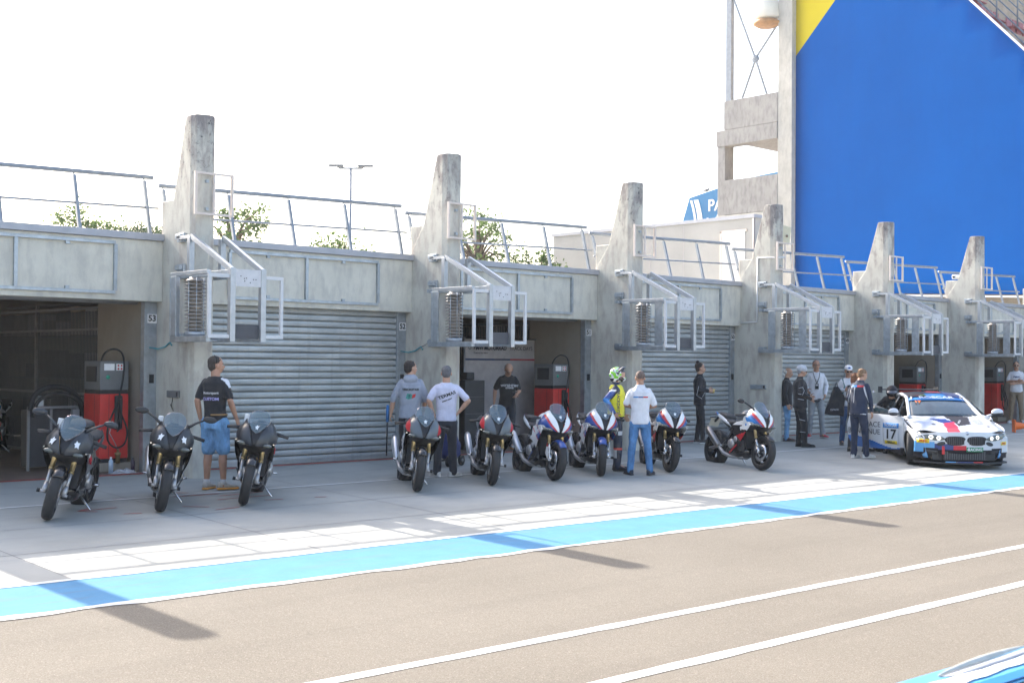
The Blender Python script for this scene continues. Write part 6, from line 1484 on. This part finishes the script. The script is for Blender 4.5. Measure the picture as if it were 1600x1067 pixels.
for i in range(n+1):
    for j in range(n+1):
        u=(i/n-.5);v=(j/n-.5); z=.07*max(0,mnoise.noise(Vector((u*5+3,v*6,1)))+.5)*(1-abs(u*2)**3)*(1-abs(v*2)**3)+.004; vs.append((u*.34+.05*math.sin(v*9),v*.20+.03*math.sin(u*14),z))
for i in range(n):
    for j in range(n): a=i*(n+1)+j; fs.append((a,a+1,a+n+2,a+n+1))
mb.add(vs,fs,0,True); tag(mb.build('crumpled_rag',fabric('speckled_rag',(.50,.50,.54)),None,loc=(-.87,.12,.006)),'crumpled pale rag on the floor between the spray can and dark bottle','rag')
# fabric banner on a stand
t=thing('fabric_banner',(0,0,0),0,'grey fabric banner with lettering and a blue to red stripe on two poles','banner')
def BN(u,z,off=0): return (6.98+u*1.96, 1.60-.0*u-off+.012*math.sin(u*9)+.006*math.sin(u*23), z)
BG=fabric('grey_banner_fabric',(.40,.37,.37))
cut_plate('banner_cloth',[(0,.10),(1,.10),(1,2.13),(0,2.13)],.05,lambda u,z:BN(u,z),[BG],t,.004)
sm_=[mat('banner_navy',(.03,.05,.12),.7,0,0,3),mat('banner_dark',(.05,.05,.09),.7,0,0,3),mat('banner_red',(.35,.04,.05),.7,0,0,3)]
cut_plate('banner_stripe',[(0.0,1.71),(1,1.71),(1,1.745),(0,1.745)],.02,lambda u,z:BN(u,z,.006),sm_,t,.001,matfn=lambda u,z:0 if u<.4 else (1 if u<.62 else 2))
M_=frame3((7.99,1.60-.03,1.955),(1,0,0),(0,0,1)); DK=mat('dark_banner_lettering',(.045,.045,.055),.7,0,0,3)
text('banner_lettering','BMW MOTORRAD',.115,t,DK,frame3((7.18,1.57,1.955),(1,0,0),(0,0,1)),.001,align='LEFT',bold=.004,wscale=.93)
text('banner_lettering','TRACK DAYS',.115,t,DK,frame3((8.16,1.57,1.955),(1,0,0),(0,0,1)),.001,align='LEFT',wscale=.93)
text('banner_lettering','Powered by riders',.05,t,DK,frame3((7.18,1.57,1.86),(1,0,0),(0,0,1)),.001,align='LEFT')
mb=MB(); mb.lathe((7.08,1.572,1.96),(0,-1,0),[(.028,0),(.036,0),(.036,.002),(.028,.002)],16); mb.build('round_mark',DK,t)
for x in (6.93,8.99):
    mb=MB(); mb.tube([(x,1.56,.0),(x,1.56,2.17)],.018,10); mb.build('pole',GALVL,t)
    mb=MB(); mb.box(x-.06,x+.06,1.35,1.8,.005,.025); mb.build('pole_foot',BLACK,t)
mb=MB(); mb.tube([(6.93,1.56,2.15),(8.99,1.56,2.15)],.012,8); mb.build('top_bar',BLACK,t)
t=thing('black_cabinet',(6.55,1.0,.005),0,'black equipment cabinet with a small box on top left of the fabric banner','cabinet')
mb=MB(); mb.box(-.25,.25,-.2,.2,0,1.32); c_=mb.build('cabinet_body',mat('black_cabinet_paint',(.03,.03,.033),.6,0,.2,5),t,bevel=.01); mb=MB(); mb.box(-.23,.23,-.206,-.201,.68,.685); mb.box(-.23,.23,-.206,-.201,1.0,1.005); mb.build('drawer_line',GREYP,c_)
mb=MB(); mb.box(-.12,.08,-.1,.1,1.325,1.47); mb.build('small_box',BLACK,t,bevel=.02)
# covered trolley
t=thing('covered_trolley',(4.05,-1.35,gz(-1.35)+.004),rad(20),'navy cloth covered trolley on small black wheels behind the man in white T-shirt','trolley')
mb=MB(); ringloft(mb,[(.12,.16,.10,.15),(.18,.24,.14,.14),(.38,.25,.14,.08),(.60,.19,.12,-.03),(.80,.12,.09,-.12),(.95,.05,.05,-.18)],20)
remesh(mb,.015,'navy_cover',fabric('royal_navy_cloth',(.02,.035,.16)),t,3,.02,4)
for x,y in ((.30,-.12),(-.12,-.12),(.30,.12)):
    mb=MB(); mb.lathe((x,y-.02,.085),(0,1,0),[(.03,0),(.085,0),(.085,.04),(.03,.04),(.03,0)],20); w_=mb.build('wheel',TYRE,t); mb=MB(); mb.lathe((x,y-.026,.085),(0,1,0),[(0,0),(.03,0),(.03,.05),(0,.05)],12); mb.build('hub',GREYP,w_)
mb=MB(); mb.bar((-.25,0,.10),(.36,0,.12),.04,.03); mb.tube([(-.2,0,.1),(-.42,.02,.72)],.012,6); mb.build('trolley_frame',BLACK,t)
# cones
CO=mat('orange_cone_plastic',(.85,.16,.02),.5,0,.06,6)
def cone(lab,loc,rot,sc):
    t=thing('traffic_cone',loc,0,lab,'traffic cone','orange cones'); t.rotation_euler=rot; t.scale=(sc,)*3
    mb=MB(); mb.lathe((0,0,0),(0,0,1),[(.125,.03),(.115,.035),(.03,.46),(.022,.47),(.018,.46),(.10,.03)],22); mb.build('cone_body',CO,t)
    mb=MB(); mb.box(-.17,.17,-.17,.17,0,.03); mb.build('cone_base',CO,t,bevel=.015)
cone('big orange cone lying on its side at the feet of the man in khaki trousers',(23.0,-2.0,gz(-2)+.17),(rad(90),0,rad(38)),1.0)
cone('small upright orange cone just behind the car mirror',(22.0,.9,.005),(0,0,.3),.62)
# service box under the race car side: low kerb step of garage 47
# foreground: top of the pit wall with peeling blue vinyl
pw=thing('pit_wall',(0,0,0),0,'concrete pit wall top wrapped in peeling blue vinyl with a white stripe, bottom right','wall')
zw=1.0
A=Vector((-6.80,-15.80)); Bv=Vector((-3.2,-15.925)); dv=(Bv-A).normalized(); nv=Vector((-dv.y,dv.x))
def PW(u,v,z=0): q=A+dv*u-nv*v; return (q.x,q.y,zw+z)
mb=MB(); a=-6;b_=9
mb.prism([(a,0.012),(b_,0.012),(b_,.30),(a,.30)],lambda u,v:PW(u,v,-1.5),0,(0,0,1.49)); mb.build('wall_body',CON,pw,bevel=.012)
LB_=mat('light_blue_vinyl',(.10,.36,.62),.35,0,.12,20); 
def worn(name,c,c2,sc,th):
    m,nt,b=newmat(name); b.inputs['Roughness'].default_value=.6
    f=noise(nt,ocoord(nt,(1,3,1)),sc,5,.7); nt.links.new(mixrgb(nt,ramp(nt,f,th,th+.05),c,c2),b.inputs['Base Color']); return m
cut_plate('blue_vinyl_top',[(a,.0),(b_,.0),(b_,.155),(a,.155)],.10,lambda u,v:PW(u,v,.004),[LB_],pw,.003,smooth=False)
ws_=[(-.6,.07),(0.0,.05),(.25,.060),(.55,.052),(1.1,.05),(b_,.05),(b_,.085),(1.2,.085),(.7,.082),(.3,.088),(0,.10),(-.6,.11)]
cut_plate('white_stripe',ws_,.05,lambda u,v:PW(u,v+.008*mnoise.noise(Vector((u*22,v*9,3))),.009),[worn('scuffed_white_vinyl',(.80,.79,.76),(.45,.47,.50),18,.60)],pw,.002,smooth=False)
cut_plate('grey_bare_strip',[(.12,.028),(.3,.020),(.62,.012),(.62,.034),(.4,.048),(.15,.055)],.04,lambda u,v:PW(u,v,.0075),[mat('bare_grey_wall',(.30,.32,.36),.8,0,.2,12)],pw,.001)
cut_plate('dark_blue_edge',[(a,.115),(b_,.115),(b_,.15),(a,.15)],.1,lambda u,v:PW(u,v,.010),[mat('dark_blue_vinyl',(.01,.14,.38),.4,0,.1,9)],pw,.002,smooth=False)
# curled strip of vinyl
mb=MB(); vs=[];fs=[]; n=26
for i in range(n+1):
    u=.12+i/n*.46; k=i/n; w_=.045*math.sin(math.pi*min(1,k*1.05+.02))**.7+.004
    for j in range(7):
        s_=j/6; vs.append(PW(u,.030-.02*k-w_*s_*.25,.010+w_*.16*math.sin(math.pi*.6*s_)))
for i in range(n):
    for j in range(6): q=i*7+j; fs.append((q,q+1,q+8,q+7))
mb.add(vs,fs,0,True); o=mb.build('peeled_vinyl',mat('peeled_vinyl_back',(.42,.44,.42),.6,0,.15,20),pw); s_=o.modifiers.new('s','SOLIDIFY'); s_.thickness=.002

t=thing('storage_shelving',(.75,2.6,.005),0,'beige shelving with boxes seen through the bars in the leftmost garage','shelf')
mb=MB()
for z in (.5,1.3,2.1,2.72): mb.box(0,.5,0,6.4,z-.02,z)
mb.build('shelf_board',FENL,t)
bm_=[mat('beige_box',(.42,.34,.24),.8,0,.1,4),mat('white_box_card',(.55,.55,.52),.8,0,.1,4),mat('dark_box',(.06,.06,.07),.8,0,.1,4)]
random.seed(11)
for i in range(9):
    for z in (.5,1.3,2.1):
        w_=random.uniform(.35,.6); h_=random.uniform(.25,.55); mb=MB(); mb.box(.03,.45,.05+i*.7,.05+i*.7+w_,z+.001,z+h_); mb.build('storage_box',bm_[random.randrange(3) if z<2 else i%2],t,bevel=.01)
mb=MB(); mb.box(-.12,-.06,.2,6.2,2.12,2.2); mb.build('tube_lamp_row',WHITE,t)  # plain white bar standing for a row of unlit fluorescent tubes
# ---------------- thin haze volume, added to lift the blacks as lens flare would ----------------
m=D.materials.new('flare_haze'); m.use_nodes=True; nt=m.node_tree; nt.nodes.clear()
o_=nt.nodes.new('ShaderNodeOutputMaterial'); v_=nt.nodes.new('ShaderNodeVolumePrincipled'); v_.inputs['Color'].default_value=(.85,.92,1,1); v_.inputs['Density'].default_value=HAZE; v_.inputs['Anisotropy'].default_value=.3
nt.links.new(v_.outputs[0],o_.inputs['Volume'])
mb=MB(); mb.box(-40,110,-70,90,-1.6,24); hzb=mb.build('haze',m); tag(hzb,'thin pale haze added over the pit lane to imitate lens flare',kind='stuff')
